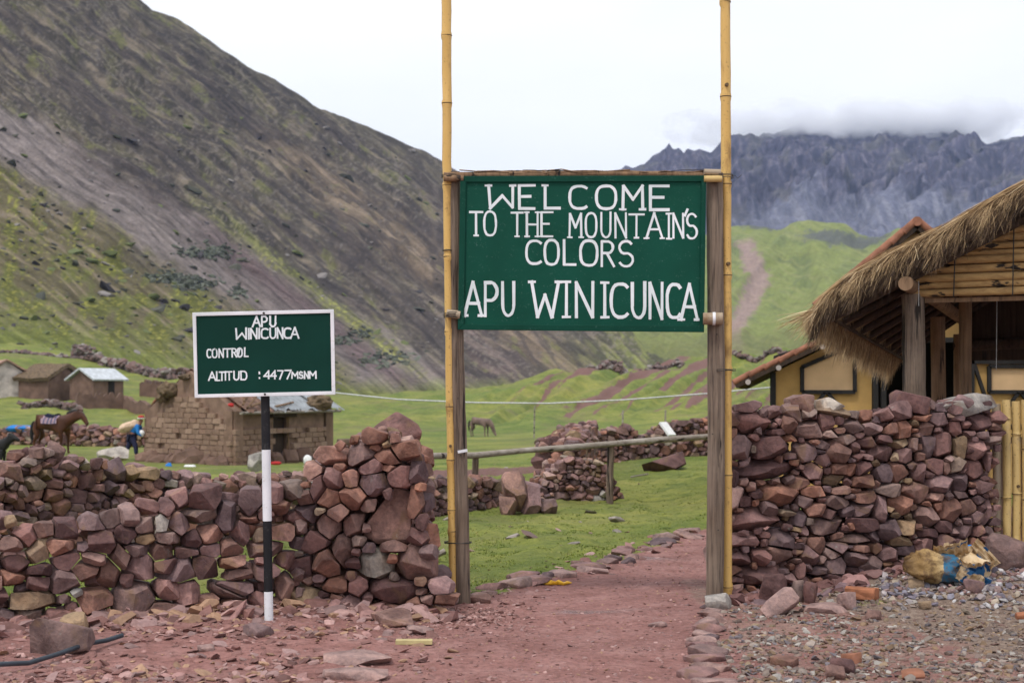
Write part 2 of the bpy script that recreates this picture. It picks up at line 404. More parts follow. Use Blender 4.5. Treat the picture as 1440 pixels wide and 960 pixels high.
def build_ground():
    ds = np.concatenate([np.linspace(-60, 5, 14)[:-1], np.geomspace(5, 9, 40)[:-1], np.geomspace(9, 45, 430)[:-1], np.geomspace(45, 230, 240)[:-1], np.geomspace(230, 5500, 34)])
    t = np.concatenate([np.linspace(-2, -.42, 24)[:-1], np.linspace(-.42, .42, 520)[:-1], np.linspace(.42, 2, 24)])
    D, T = np.meshgrid(ds, t, indexing='ij'); W = np.maximum(np.abs(D), 8); X = T * W
    Z = H(X, D); nr, nc = D.shape
    V = np.stack([X, D, Z], -1).reshape(-1, 3)
    i = np.arange((nr - 1) * nc).reshape(nr - 1, nc)[:, :-1].ravel()
    Fc = np.stack([i, i + 1, i + nc + 1, i + nc], 1)
    x, d = V[:, 0], V[:, 1]
    g = grass_mask(x, d)
    grav = sstep(2.6, 3.6, x + .25 * (d - 9)) * sstep(14, 12.5, d) * .6 + sstep(1.25, 1.5, x) * sstep(13, 12.0, d) * .4
    wet = np.exp(-(((x - .55) / .28) ** 2 + ((d - 10.45) / .10) ** 2)) + .5 * np.exp(-(((x - .95) / .3) ** 2 + ((d - 10.6) / .08) ** 2)) + .8 * np.exp(-(((x - 1.35) / .3) ** 2 + ((d - 14.0) / .22) ** 2))
    # bare earth: eroded bands on the knolls, worked soil in mid field, worn ground along the lane
    a = CX + x / np.maximum(d, 6) * F
    er = fbm((a - 2.4 * d) / 26, d / 90, 4, 41) - .10 * sstep(.0, .3, -fbm(a / 50, d / 25, 2, 43))
    er2 = sstep(.06, .20, er) * sstep(92, 104, d) * (.75 * sstep(640, 860, a) + .25 * sstep(420, 520, a))
    bed = sstep(.5, -.2, np.abs(d - 32.0) - 1.9) * sstep(560, 590, a) * sstep(840, 800, a)
    C = np.stack([g, np.clip(grav, 0, 1), np.clip(wet, 0, 1)], 1)
    me = mesh_np('ground', V, Fc, True, colr=C)
    b = me.attributes.new('bare', 'FLOAT', 'POINT'); b.data.foreach_set('value', np.clip(np.maximum(er2, bed), 0, 1).astype(np.float32))
    s = NB('ground'); at = s.attr('col'); sp = s.n('ShaderNodeSeparateColor'); s.l(at.outputs['Color'], sp.inputs[0])
    v = s.coord('Object'); v_far = s.coord('Object', (.6, 1, 1))
    f1 = s.noise(v, 3.0, 6, .65); f2 = s.noise(v, 22, 6, .7); f3 = s.noise(v, .45, 5, .6, .5); f4 = s.noise(v, 90, 3, .6); f5 = s.noise(v, .06, 5, .6, .3)
    soil = s.ramp(f1, [(.25, (.205, .092, .078)), (.5, (.29, .145, .128)), (.75, (.37, .21, .19))])
    soil = s.mix(1, soil, s.ramp(f2, [(.28, (.5, .47, .45)), (.5, (1, 1, 1)), (.75, (1.35, 1.33, 1.32))]), 'MULTIPLY')
    soil = s.mix(1, soil, s.ramp(f3, [(.3, (.8, .78, .78)), (.7, (1.15, 1.15, 1.15))]), 'MULTIPLY')
    grv = s.ramp(f2, [(.25, (.12, .08, .062)), (.5, (.23, .165, .13)), (.75, (.36, .29, .235))])
    grv = s.mix(1, grv, s.ramp(f4, [(.3, (.6, .6, .6)), (.7, (1.35, 1.35, 1.35))]), 'MULTIPLY')
    gr = s.ramp(f3, [(.25, (.085, .115, .028)), (.45, (.145, .175, .040)), (.6, (.200, .215, .055)), (.78, (.27, .255, .095))])
    gr = s.mix(1, gr, s.ramp(f1, [(.28, (.55, .66, .55)), (.5, (1, 1, 1)), (.7, (1.28, 1.2, 1.1))]), 'MULTIPLY')
    gr = s.mix(1, gr, s.ramp(f2, [(.3, (.68, .75, .7)), (.7, (1.28, 1.22, 1.1))]), 'MULTIPLY')
    gr = s.mix(1, gr, s.ramp(f5, [(.35, (.72, .85, .75)), (.65, (1.2, 1.1, 1.05))]), 'MULTIPLY')
    gr = s.mix(s.mr(s.noise(v, .9, 6, .7, .8), .64, .72, 0, .8), gr, (.20, .14, .09))
    gr = s.mix(s.mr(s.noise(v, .14, 6, .7, .6), .5, .64, 0, .6), gr, (.155, .135, .062))
    m1 = s.mix(s.mr(s.math('ADD', sp.outputs[1], s.math('MULTIPLY', s.math('SUBTRACT', f1, .5), .9)), .3, .6), soil, grv)
    m1 = s.mix(s.math('MULTIPLY', sp.outputs[2], .55), m1, (.12, .07, .065))
    gm = s.mr(s.math('ADD', sp.outputs[0], s.math('MULTIPLY', s.math('SUBTRACT', s.math('ADD', s.math('MULTIPLY', f1, .6), s.math('MULTIPLY', f2, .4)), .5), 1.7)), .42, .56)
    c = s.mix(gm, m1, gr)
    ba = s.attr('bare').outputs['Fac']
    bm_ = s.mr(s.math('ADD', ba, s.math('MULTIPLY', s.math('SUBTRACT', s.noise(v, .5, 6, .7), .5), 1.2)), .45, .65)
    c = s.mix(bm_, c, s.mix(f1, (.10, .05, .045), (.22, .12, .10)))
    ba2 = s.math('ADD', f2, s.math('MULTIPLY', f4, .4))
    s.bump(s.math('ADD', ba2, f1), .75, .035)
    wr = s.mr(s.math('ADD', sp.outputs[2], s.math('MULTIPLY', s.math('SUBTRACT', f2, .5), .8)), .35, .75, .9, .22)
    s.b.inputs['Specular IOR Level'].default_value = .25
    s.out(c, wr)
    return set_props(link('ground', me, s.m), kind='structure')
GROUND = build_ground()

# ------------------------------------------------------------------ hills
def hill(name, crest, foot, a0, a1, nc, nr, disp, colour, mat, back=.35):
    """a mountainside between a foot line and a crest line, each (azimuth px, elevation px, distance)"""
    cr = np.array(crest, float); ft = np.array(foot, float)
    a = np.linspace(a0, a1, nc); t = np.linspace(0, 1, nr)
    A, T = np.meshgrid(a, t)
    cy, cd = np.interp(A, cr[:, 0], cr[:, 1]), np.interp(A, cr[:, 0], cr[:, 2])
    fy, fd = np.interp(A, ft[:, 0], ft[:, 1]), np.interp(A, ft[:, 0], ft[:, 2])
    Y = fy + (cy - fy) * T; D = fd + (cd - fd) * T
    Z = CH + (HY - Y) / F * D; X = (A - CX) / F * D
    dz, dd = disp(A, Y, T, D)
    Z = Z + dz; D2 = D + dd; X = X * (D2 / D)
    col = colour(A, Y, T, dz)
    # far side
    k = 6; Xs, Ds, Zs, Cs = [X], [D2], [Z], [col]
    for q in range(1, k + 1):
        f = q / k
        Ds.append(D2[-1:] * (1 + back * f)); Xs.append(X[-1:] * (1 + back * f)); Zs.append(Z[-1:] * (1 - f) ** 1.0 - 30 * f); Cs.append(col[-1:])
    X, D2, Z = np.concatenate(Xs), np.concatenate(Ds), np.concatenate(Zs); col = np.concatenate(Cs)
    n2 = X.shape[0]
    V = np.stack([X, D2, Z], -1).reshape(-1, 3)
    i = np.arange((n2 - 1) * nc).reshape(n2 - 1, nc)[:, :-1].ravel()
    Fc = np.stack([i, i + 1, i + nc + 1, i + nc], 1)
    me = mesh_np(name, V, Fc, True, colr=col.reshape(-1, 3))
    return set_props(link(name, me, mat), kind='structure')
def C3(c, sh): return np.broadcast_to(np.array(c, float), sh + (3,)).copy()
def blend(c, m, k): return c * (1 - m[..., None]) + np.array(k) * m[..., None]

def near_disp(A, Y, T, D):
    al = A * .80 + Y * .60; ac = -A * .60 + Y * .80
    warp = fbm(A / 200, Y / 200, 2, 71) * 12
    g = ridged((ac + warp) / 60, al / 420, 4, 61)
    g2 = ridged((ac + warp) / 17, al / 110, 3, 63)
    n = fbm(A / 40, Y / 40, 5, 65)
    e = sstep(0, .12, T) * (1 - .55 * sstep(.93, 1, T))
    g3 = ridged((ac + warp) / 6, al / 40, 3, 64)
    e = e * (.25 + .75 * sstep(.05, .5, T))
    return (g * 3.6 + g2 * 1.9 + g3 * .55 + n * .9) * e * (D / 500), 0 * A
def near_col(A, Y, T, dz):
    al = A * .80 + Y * .60; ac = -A * .60 + Y * .80
    w = fbm(A / 200, Y / 200, 2, 71) * 12
    acw = ac + w
    st = fbm(acw / 8, al / 150, 4, 81); st2 = fbm(acw / 30, al / 260, 4, 83); bl = fbm(A / 30, Y / 30, 5, 85); fine = fbm(A / 7, Y / 4, 4, 87); st3 = fbm(acw / 3.2, al / 60, 3, 89)
    sh = A.shape
    c = C3((.110, .094, .076), sh)
    c = blend(c, sstep(-.05, .3, st), (.165, .135, .10))
    c = blend(c, sstep(.0, .28, -st2) * .8, (.066, .054, .052))
    c = blend(c, sstep(.08, .26, .6 * st2 + .5 * bl + .3 * st) * .6, (.115, .112, .048))                        # olive turf
    warm = np.exp(-(((acw - (-60)) / 28) ** 2)) * sstep(380, 520, al)
    c = blend(c, np.clip(warm, 0, 1) * .75, (.235, .175, .12))
    top = sstep(40, -30, Y - np.interp(A, [0, 195, 620, 1000], [-140, 0, 235, 440]) - 20)
    c = blend(c, top * .35, (.15, .14, .08))
    # pale scree tongue from the left, its lower edge, and the olive hillside under it
    d0 = Y - (205 + .58 * A) + 26 * fbm(A / 90, Y / 60, 4, 91)
    scree = sstep(-62, -38, d0) * sstep(58, 15, d0 - sstep(150, 500, A) * 10)
    c = blend(c, scree * .92, (.225, .190, .180))
    c = blend(c, scree * sstep(.0, .25, st) * .5, (.155, .13, .12))
    low = sstep(20, 70, d0)
    c = blend(c, low * .95, (.135, .115, .060))
    c = blend(c, low * sstep(-.1, .2, bl + .4 * st2 + (Y - 400) / 260), (.140, .145, .050))
    c = blend(c, low * sstep(.12, .2, bl + .5 * fine) * .9, (.115, .12, .03))
    yb = fbm(A / 9, Y / 3.2, 4, 98); c = blend(c, low * sstep(.27, .33, yb + .5 * bl) * .8, (.27, .26, .06))
    c = blend(c, low * sstep(.20, .3, st - .4 * bl) * .5, (.22, .17, .13))
    # lime turf strip and purple scree beside it
    d1 = Y - (95 + .74 * A) + 8 * fbm(A / 40, Y / 40, 3, 93)
    strip = np.exp(-((d1 + 2) / 13) ** 2) * sstep(250, 320, A) * sstep(640, 520, A)
    c = blend(c, np.clip(strip * (1.1 + 1.5 * fine), 0, 1) * .85, (.165, .175, .055))
    c = blend(c, np.clip(strip * sstep(.12, .25, fine + .3 * bl), 0, 1), (.28, .28, .07))
    pur = np.exp(-((d1 - 30) / 17) ** 2) * sstep(250, 340, A)
    c = blend(c, np.clip(pur, 0, 1) * .85, (.125, .085, .088))
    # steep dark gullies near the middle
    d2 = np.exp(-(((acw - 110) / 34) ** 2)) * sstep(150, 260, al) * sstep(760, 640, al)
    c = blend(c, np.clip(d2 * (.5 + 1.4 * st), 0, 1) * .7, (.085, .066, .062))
    # right lower slope: purple-brown with green foot
    r = sstep(560, 660, A)
    c = blend(c, r * sstep(-.1, .25, st2 + bl * .3) * .8, (.145, .105, .10))
    gfoot = sstep(760, 930, A + 60 * bl + (Y - 480) * .6)
    c = blend(c, gfoot * .85, (.20, .225, .06))
    c = blend(c, gfoot * sstep(.15, .35, st) * .7, (.13, .10, .07))
    ft = sstep(.13, .02, T + .05 * bl)
    c = blend(c, ft * .9, (.155, .185, .04))
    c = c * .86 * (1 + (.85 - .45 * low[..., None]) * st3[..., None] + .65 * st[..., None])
    rd = ridged(acw / 20, al / 70, 4, 151); up_m = 1 - np.clip(scree + low, 0, 1)
    c = blend(c, up_m * sstep(.42, .62, rd + .5 * bl) * .6, (.042, .036, .036))
    c = blend(c, up_m * sstep(.22, .36, fine + .5 * st2) * .45, (.20, .17, .145))
    c = blend(c, up_m * sstep(.12, .22, bl + .5 * fine) * sstep(.0, .2, -rd + .3) * .45, (.15, .155, .05))
    rocks = sstep(.30, .40, fine - .2 * bl)
    c = blend(c, rocks * .45, (.06, .055, .055))
    c = blend(c, sstep(.36, .46, -fine) * .4, (.26, .235, .225))
    return np.clip(c * (1 + .35 * fine[..., None]), 0.01, 1)
near_crest = [(-1600, -1000, 420), (-900, -640, 430), (-300, -330, 470), (0, -140, 520), (100, -70, 540), (195, 0, 560), (215, 19, 565), (270, 46, 590), (330, 86, 620),
              (400, 126, 650), (440, 153, 670), (470, 163, 690), (540, 196, 720), (600, 222, 750), (625, 238, 760), (700, 275, 800), (800, 330, 860), (900, 385, 930), (1000, 440, 1000), (1100, 492, 1050), (1250, 560, 1100)]
near_foot = [(-1600, 500, 170), (0, 505, 185), (120, 525, 190), (250, 550, 195), (480, 585, 210), (650, 570, 240), (850, 552, 250), (1000, 545, 260), (1250, 580, 270)]
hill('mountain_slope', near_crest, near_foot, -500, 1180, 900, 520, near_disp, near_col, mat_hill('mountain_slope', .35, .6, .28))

def mid_disp(A, Y, T, D):
    n = ridged((A + .8 * Y) / 110, Y / 120, 3, 101) * 7 + fbm(A / 40, Y / 40, 2, 103) * 2
    return n * sstep(0, .15, T) * (D / 700), 0 * A
def mid_col(A, Y, T, dz):
    sh = A.shape; bl = fbm(A / 50, Y / 20, 4, 105); st = fbm((Y - .30 * A) / 5, A / 90, 4, 107); fine = fbm(A / 5, Y / 4, 4, 109)
    c = C3((.175, .205, .062), sh)
    c = blend(c, sstep(0, .25, bl), (.135, .165, .058)); c = blend(c, sstep(.05, .3, st) * .6, (.22, .225, .09))
    c = blend(c, sstep(.1, .3, -st) * .35, (.12, .12, .06))
    rock = np.exp(-(((A - 1160) / 32) ** 2 + ((Y - 346) / 10) ** 2)) + np.exp(-(((A - 1215) / 40) ** 2 + ((Y - 335) / 10) ** 2)) + .9 * np.exp(-(((A - 1075) / 40) ** 2 + ((Y - 328) / 8) ** 2))
    c = blend(c, np.clip(sstep(.35, .6, rock + fine * .7), 0, 1) * .85, (.085, .088, .09))
    ax = np.interp(Y, [330, 365, 400, 440, 480, 520], [1030, 1050, 1068, 1048, 1030, 1040])
    scar = sstep(18, 9, np.abs(A - ax) + 12 * fine + 8 * bl) * sstep(350, 362, Y) * sstep(530, 470, Y)
    c = blend(c, scar * .9, (.27, .19, .175))
    c = blend(c, sstep(470, 500, Y + 20 * bl) * .6, (.13, .135, .05))
    return np.clip(c * (1 + .3 * fine[..., None]), .01, 1)
hill('green_hill', [(700, 380, 900), (900, 350, 950), (960, 342, 980), (1030, 328, 1000), (1100, 334, 1000), (1150, 322, 1000), (1190, 318, 1000), (1240, 330, 980), (1300, 350, 950), (1440, 380, 900), (1800, 430, 800), (2300, 500, 700)],
     [(700, 560, 290), (2300, 562, 290)], 700, 2300, 620, 260, mid_disp, mid_col, mat_hill('green_hill', .12, .35, .14))

def far_disp(A, Y, T, D):
    up = sstep(.32, .6, T + .08 * fbm(A / 60, Y * 0, 3, 121))
    wa = A + 26 * fbm(A / 70, Y / 50, 3, 120); 
    n = ridged(wa / 46 + .5 * Y / 46, Y / 60, 3, 123) * 22 * up + ridged(wa / 120 + Y / 130, Y / 130, 3, 125) * 34 + fbm(A / 16, Y / 9, 3, 127) * 6 * up
    fan = ridged(A / 26 - Y / 60, Y / 300, 3, 129) * 6 * (1 - up)
    jag = (ridged(A / 34, 0 * A + 3.3, 2, 133) * 8 + fbm(A / 14, 0 * A + 1.3, 3, 134) * 7) * sstep(.86, 1, T)
    out = (n + fan) * sstep(0, .1, T) * (1 - .85 * sstep(.8, 1, T)) + jag
    return out, ridged(wa / 40, Y / 70, 4, 128) * -70 * up * (1 - sstep(.85, 1, T))
def far_col(A, Y, T, dz):
    sh = A.shape; bl = fbm(A / 40, Y / 30, 5, 135); fine = fbm(A / 6, Y / 9, 5, 137); st = fbm(A / 7 - Y / 9, Y / 60, 4, 139)
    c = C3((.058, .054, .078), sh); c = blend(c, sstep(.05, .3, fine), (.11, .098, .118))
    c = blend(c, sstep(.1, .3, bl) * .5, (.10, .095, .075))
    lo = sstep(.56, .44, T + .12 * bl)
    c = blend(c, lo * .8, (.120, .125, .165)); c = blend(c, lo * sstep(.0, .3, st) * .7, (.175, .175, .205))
    pk = sstep(.28, .18, T + .08 * bl) * sstep(1250, 1130, A)
    c = blend(c, pk * .8, (.12, .09, .11)); c = blend(c, pk * sstep(.1, .3, fine) * .8, (.22, .15, .17))
    c = blend(c, sstep(.16, .06, T + .06 * bl) * .7, (.12, .14, .07))
    c = c * np.clip(1 + .010 * (dz - dz.mean()), .6, 1.5)[..., None]
    return np.clip(c * (1 + .3 * fine[..., None]), .01, 1)
FARC = [(600, 330, 2500), (780, 262, 2500), (905, 238, 2500), (920, 222, 2500), (940, 213, 2500), (960, 216, 2500), (1000, 219, 2500), (1015, 205, 2500), (1040, 198, 2500), (1080, 192, 2550), (1128, 176, 2600),
        (1160, 186, 2600), (1200, 190, 2600), (1250, 186, 2600), (1300, 184, 2600), (1345, 182, 2600), (1375, 196, 2600), (1395, 210, 2600), (1405, 205, 2600), (1440, 196, 2600), (1600, 170, 2600), (2000, 230, 2500), (2600, 300, 2400)]
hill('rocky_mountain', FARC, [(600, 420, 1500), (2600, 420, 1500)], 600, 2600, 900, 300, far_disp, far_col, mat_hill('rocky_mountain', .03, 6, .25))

# ------------------------------------------------------------------ stones
def support(n, h): return math.sqrt((n[0] * h[0]) ** 2 + (n[1] * h[1]) ** 2 + (n[2] * h[2]) ** 2)
def poly_from_planes(planes):
    """convex body from (normal, distance) pairs round the origin, by two convex hulls"""
    bm = bmesh.new()
    for n, d in planes: bm.verts.new(n / max(d, 1e-4))
    r = bmesh.ops.convex_hull(bm, input=bm.verts[:])
    pts = []
    for f in bm.faces:
        a, b, c = [v.co for v in f.verts[:3]]
        m = (b - a).cross(c - a)
        if m.length < 1e-12: continue
        q = m.dot(a)
        if abs(q) < 1e-12: continue
        pts.append(m / q)
    bm.free()
    bm = bmesh.new()
    for p in pts: bm.verts.new(p)
    bmesh.ops.remove_doubles(bm, verts=bm.verts[:], dist=.004)
    if len(bm.verts) < 4: bm.free(); return None
    r = bmesh.ops.convex_hull(bm, input=bm.verts[:])
    ex = [g for g in r['geom_interior'] if isinstance(g, bmesh.types.BMVert)]
    if ex: bmesh.ops.delete(bm, geom=ex, context='VERTS')
    bmesh.ops.dissolve_limit(bm, angle_limit=R(7), verts=bm.verts[:], edges=bm.edges[:])
    return bm
def own_planes(h, rng, boxy=.35, n_extra=7, lo=.86, hi=1.06):
    pl = []
    for ax in range(3):
        for sg in (-1, 1):
            jt = .5 if ax == 1 else .24
            n = Vector((rng.gauss(0, jt), rng.gauss(0, jt), rng.gauss(0, jt))); n[ax] = sg; n.normalize()
            pl.append((n, support(n, h) * rng.uniform(lo, hi)))
            if ax == 1: pl.append((Vector((-n.x * 1.6 + rng.gauss(0, .3), n.y, -n.z * 1.6 + rng.gauss(0, .3))).normalized(), support(n, h) * rng.uniform(lo, hi)))
    for _ in range(n_extra):
        n = Vector((rng.gauss(0, 1), rng.gauss(0, 1), rng.gauss(0, 1))).normalized()
        n = Vector((n.x / h[0], n.y / h[1], n.z / h[2])).normalized() if rng.random() < .5 else n
        e = support(n, h); b = abs(n.x) * h[0] + abs(n.y) * h[1] + abs(n.z) * h[2]
        pl.append((n, (e * (1 - boxy) + b * boxy) * rng.uniform(lo, hi)))
    for sx in (-1, 1):
        for sy in (-1, 1):
            for sz in (-1, 1):
                n = Vector((sx / h[0], sy / h[1], sz / h[2])).normalized(); pl.append((n, support(n, h) * (1.25 + boxy * .35)))
        for sz in (-1, 1):
            n = Vector((sx / h[0], 0, sz / h[2])).normalized(); pl.append((n, support(n, h) * (1.2 + boxy * .4)))
    return pl
def rough_bm(bm, rng, bev, rough=0, cuts=0, seg=1):
    if bev > 0:
        bmesh.ops.bevel(bm, geom=bm.edges[:], offset=bev, segments=seg, profile=.6, affect='EDGES', clamp_overlap=True)
    if cuts:
        bmesh.ops.triangulate(bm, faces=bm.faces[:])
        for _ in range(cuts):
            le = [e for e in bm.edges if e.calc_length() > .045]
            if le: bmesh.ops.subdivide_edges(bm, edges=le, cuts=1)
            bmesh.ops.triangulate(bm, faces=[f for f in bm.faces if len(f.verts) > 3])
    if rough:
        o = Vector((rng.uniform(0, 90), rng.uniform(0, 90), rng.uniform(0, 90))); bm.normal_update()
        from mathutils import noise
        for v in bm.verts:
            v.co += v.normal * (noise.noise(v.co * 9 + o) * rough + noise.noise(v.co * 25 + o) * rough * .5)
    return bm

def pack(L, top, T, sites, sizes, rng, tries=5000, thr=.88, wlayers=None, relax=0):
    """sites: list of (u, w, v, hu, hw, hv).  Darts of shrinking size fill the wall between u = 0..L, v = 0..top(u)"""
    C = [s_[:3] for s_ in sites]; Hh = [s_[3:6] for s_ in sites]
    Ca = np.zeros((9000, 3)); Ha = np.zeros((9000, 3)); n = 0
    for c, h in zip(C, Hh): Ca[n] = c; Ha[n] = h; n += 1
    for (hu, hv, hw, cnt) in sizes:
        for _ in range(cnt):
            k = rng.uniform(.78, 1.25); a = rng.uniform(.8, 1.25)
            h = np.array([hu * k * a, hw * rng.uniform(.85, 1.2), hv * k / a])
            u = rng.uniform(h[0] * .5, L - h[0] * .5); tp = min(top(u), top(u - h[0] * .6) + h[2] * .3, top(u + h[0] * .6) + h[2] * .3)
            if tp < h[2]: continue
            v = rng.uniform(h[2] * .7, tp - h[2] * .55)
            w = rng.uniform(h[1] * .85, max(T - h[1] * .85, h[1] * .86))
            if rng.random() < .5: w = h[1] * rng.uniform(.85, 1.1)
            c = np.array([u, w, v])
            q = np.abs(Ca[:n] - c) / (Ha[:n] + h)
            if n and np.min((q ** 3).sum(1)) < thr ** 3: continue
            Ca[n] = c; Ha[n] = h; n += 1
            if n >= 8990: break
    return Ca[:n], Ha[:n]

def wall(name, label, cat, O, Udir, L, top, T, sites, sizes, seed, mat, bev=.008, gap=.006, max_parts=300, rough=0, cuts=0, boxy=.35, thr=.88, limit_front=True, n_extra=7, group=None, palette=None, batter=0, seg=1, inflate=1.22, vis=None, part_name='stone'):
    rng = random.Random(seed)
    U = Vector(Udir).normalized(); W = Vector((-U.y, U.x, 0)); O = Vector(O)
    Ca, Ha = pack(L, top, T, sites, sizes, rng, thr=thr)
    n = len(Ca); root = thing(name, label, cat, O, 0, group)
    # what shows largest: stones near the front face or at the top or an end
    def score(i):
        f = Ha[i][0] * Ha[i][2]
        depth = Ca[i][1] - Ha[i][1]
        tp = top(Ca[i][0]); up = Ca[i][2] > tp - 2.2 * Ha[i][2]
        return f * (1 if depth < .10 else (.5 if up else .02))
    order = sorted(range(n), key=score, reverse=True)
    parts, rest = set(order[:max_parts]), []
    acc_v, acc_f, acc_r = [], [], []; nv = 0
    for i in range(n):
        c, h = Ca[i].copy(), Ha[i]
        manual = i < len(sites)
        pl = own_planes(h * (inflate if not manual else 1.08), rng, boxy if not manual else .5, n_extra)
        if seed in CUSTOM and CUSTOM[seed][0] == i: pl = CUSTOM[seed][1] + [(Vector((0.1, -1, .15)).normalized(), .10), (Vector((0, 1, 0)), .16)]
        q = np.abs(Ca - c) / (Ha + h); near = np.where(((q ** 2).sum(1) < 3.2) & (np.arange(n) != i))[0]
        ok = True
        for j in near:
            d = Ca[j] - c; s_ = Ha[j] + h
            nn = Vector(d / s_ ** 2)
            # a fixed small tilt for this pair, the same seen from both stones
            rr = random.Random(int(min(i, j)) * 9973 + int(max(i, j)))
            tl = Vector((rr.gauss(0, .12), rr.gauss(0, .12), rr.gauss(0, .12))) * nn.length
            nn = nn + (tl if i < j else -tl)
            if nn.length < 1e-9: continue
            nn.normalize(); pr = float(np.dot(nn, d))
            if pr <= 0.004: ok = False; break
            di, dj = support(nn, h), support(nn, Ha[j])
            pl.append((nn, max(pr * di / (di + dj) - gap / 2, .004)))
        if not ok: continue
        # keep the outside of the wall roughly in its face
        bm = poly_from_planes(pl)
        if bm is None or len(bm.faces) < 4:
            if bm: bm.free()
            continue
        isp = i in parts
        rough_bm(bm, rng, min(bev, float(min(h)) * .22) if isp or bev > .004 else 0, rough if isp else 0, cuts if isp and manual or (isp and cuts and h[0] * h[2] > .004) else 0, seg)
        rot = Matrix(((U.x, W.x, 0), (U.y, W.y, 0), (0, 0, 1)))
        sh = .055 if not manual else .03
        rot = rot @ Matrix.Rotation(rng.gauss(0, sh * 1.6), 3, 'Y') @ Matrix.Rotation(rng.gauss(0, sh), 3, 'X') @ Matrix.Rotation(rng.gauss(0, sh * 2), 3, 'Z')
        c = c + np.array([0, rng.gauss(0, .018), 0])
        val = rng.random() if palette is None else palette(rng, c, h)
        lean = batter * c[2]
        pos = U * c[0] + W * (c[1] + lean) + Vector((0, 0, c[2]))
        bmesh.ops.transform(bm, matrix=rot.to_4x4(), verts=bm.verts)
        if isp:
            me = bm_mesh(part_name, bm, angle=26); rnd_attr(me, val)
            link(part_name, me, mat, root, pos)
        else:
            bmesh.ops.triangulate(bm, faces=bm.faces[:]); bm.verts.index_update()
            vs = [v.co + pos for v in bm.verts]; fs = [[v.index + nv for v in f.verts] for f in bm.faces]
            acc_v += [tuple(v) for v in vs]; acc_f += fs; acc_r += [val] * len(vs); nv += len(vs); bm.free()
    if acc_f:
        me = mesh_np('packing_stones', acc_v, acc_f, False, rnd=acc_r)
        set_props(link('packing_stones', me, mat, root), kind='stuff')
    return root, n
CUSTOM = {}
def run(px0, d0, px1, d1, z=-.06):
    a = Vector(((px0 - CX) / F * d0, d0, z)); b = Vector(((px1 - CX) / F * d1, d1, z))
    return a, (b - a).normalized(), (b - a).length
def to_uv(O, U, px, py):
    """photo pixel on the wall's front plane -> u, v, depth"""
    k = (px - CX) / F
    u = (k * O.y - O.x) / (U.x - k * U.y); d = O.y + u * U.y
    return u, CH + (HY - py) / F * d - O.z, d
def manual(O, U, lst, hw=.14, scale=1.0, ox=0, oy=0, zf=1.0):
    out = []
    for it in lst:
        cx, cy, w, h = it[:4]
        u, v, d = to_uv(O, U, ox + cx / zf, oy + cy / zf)
        hu, hv = w / zf / 2 * d / F * scale, h / zf / 2 * d / F * scale
        t = min(max((hu + hv) * .5, .05), hw)
        out.append((u, t * .95, v, hu, t, hv))
    return out
def profile(O, U, pts):
    a = [to_uv(O, U, x, y)[:2] for x, y in pts]; us = [p[0] for p in a]; vs = [p[1] for p in a]
    return lambda u: float(np.interp(u, us, vs))
def pal(rng, c, h):
    r = rng.random(); return rng.random() * .62 if r < .66 else (rng.uniform(.5, .86) if r < .94 else rng.uniform(.84, 1))
def pal_right(rng, c, h):
    r = rng.random(); return rng.random() * .60 if r < .84 else rng.uniform(.55, .95)

# --- the long loose wall on the left, a single stone thick with gaps one can see through
O, U, L = run(-260, 9.15, 430, 10.42)
top = profile(O, U, [(-260, 728), (0, 722), (40, 738), (80, 745), (130, 728), (170, 712), (215, 706), (245, 700), (285, 684), (320, 700), (350, 688), (380, 680), (430, 676)])
zl = [(1160, 400, 180, 130), (1125, 490, 230, 80), (1275, 510, 110, 170), (735, 510, 130, 110), (835, 460, 110, 90), (630, 520, 110, 90), (935, 460, 90, 110), (1010, 550, 110, 120), (830, 555, 110, 110), (910, 540, 80, 90),
      (715, 600, 120, 120), (370, 575, 130, 110), (255, 580, 90, 95), (150, 620, 130, 120), (575, 650, 150, 130), (215, 710, 120, 130), (345, 680, 150, 90), (370, 755, 150, 100), (680, 730, 110, 140), (800, 790, 170, 160), (920, 710, 130, 120),
      (490, 810, 150, 110), (620, 830, 130, 160), (360, 870, 180, 150), (1020, 810, 200, 150), (1165, 790, 140, 140), (1190, 610, 140, 110), (1190, 690, 130, 90), (950, 620, 130, 60), (820, 630, 110, 45), (770, 690, 150, 60), (90, 780, 140, 90),
      (530, 740, 120, 80), (1300, 680, 130, 110), (1310, 760, 150, 80), (1360, 600, 100, 120), (1350, 830, 150, 80), (60, 660, 120, 80), (230, 810, 140, 80), (1080, 640, 100, 100), (1060, 700, 130, 60), (930, 780, 110, 80), (220, 880, 120, 80), (60, 850, 120, 90), (1320, 910, 200, 90)]
sites = manual(O, U, zl, .13, 1.0, 0, 600, 4)
zl2 = [(150, 255, 190, 80), (400, 260, 150, 120), (570, 260, 190, 170), (690, 310, 170, 100), (235, 340, 90, 100), (310, 350, 110, 90), (120, 330, 160, 100), (435, 340, 110, 90), (790, 230, 110, 110), (980, 210, 160, 80), (1020, 130, 120, 70), (1030, 310, 90, 80), (800, 320, 80, 70), (600, 360, 70, 50), (920, 330, 130, 60), (960, 280, 60, 60), (890, 270, 80, 90)]
sites += manual(O, U, zl2, .13, 1.0, 0, 760, 3)
wall('stone_wall', 'long low loose red stone wall with gaps showing grass, behind the black and white pole', 'wall', O, U, L, top, .26, sites,
     [(.085, .065, .09, 700), (.06, .045, .07, 500), (.038, .03, .045, 160)], 3, M['stone'], bev=.0035, thr=.80, palette=pal, gap=.009, rough=.0, cuts=0, n_extra=3, inflate=1.14)

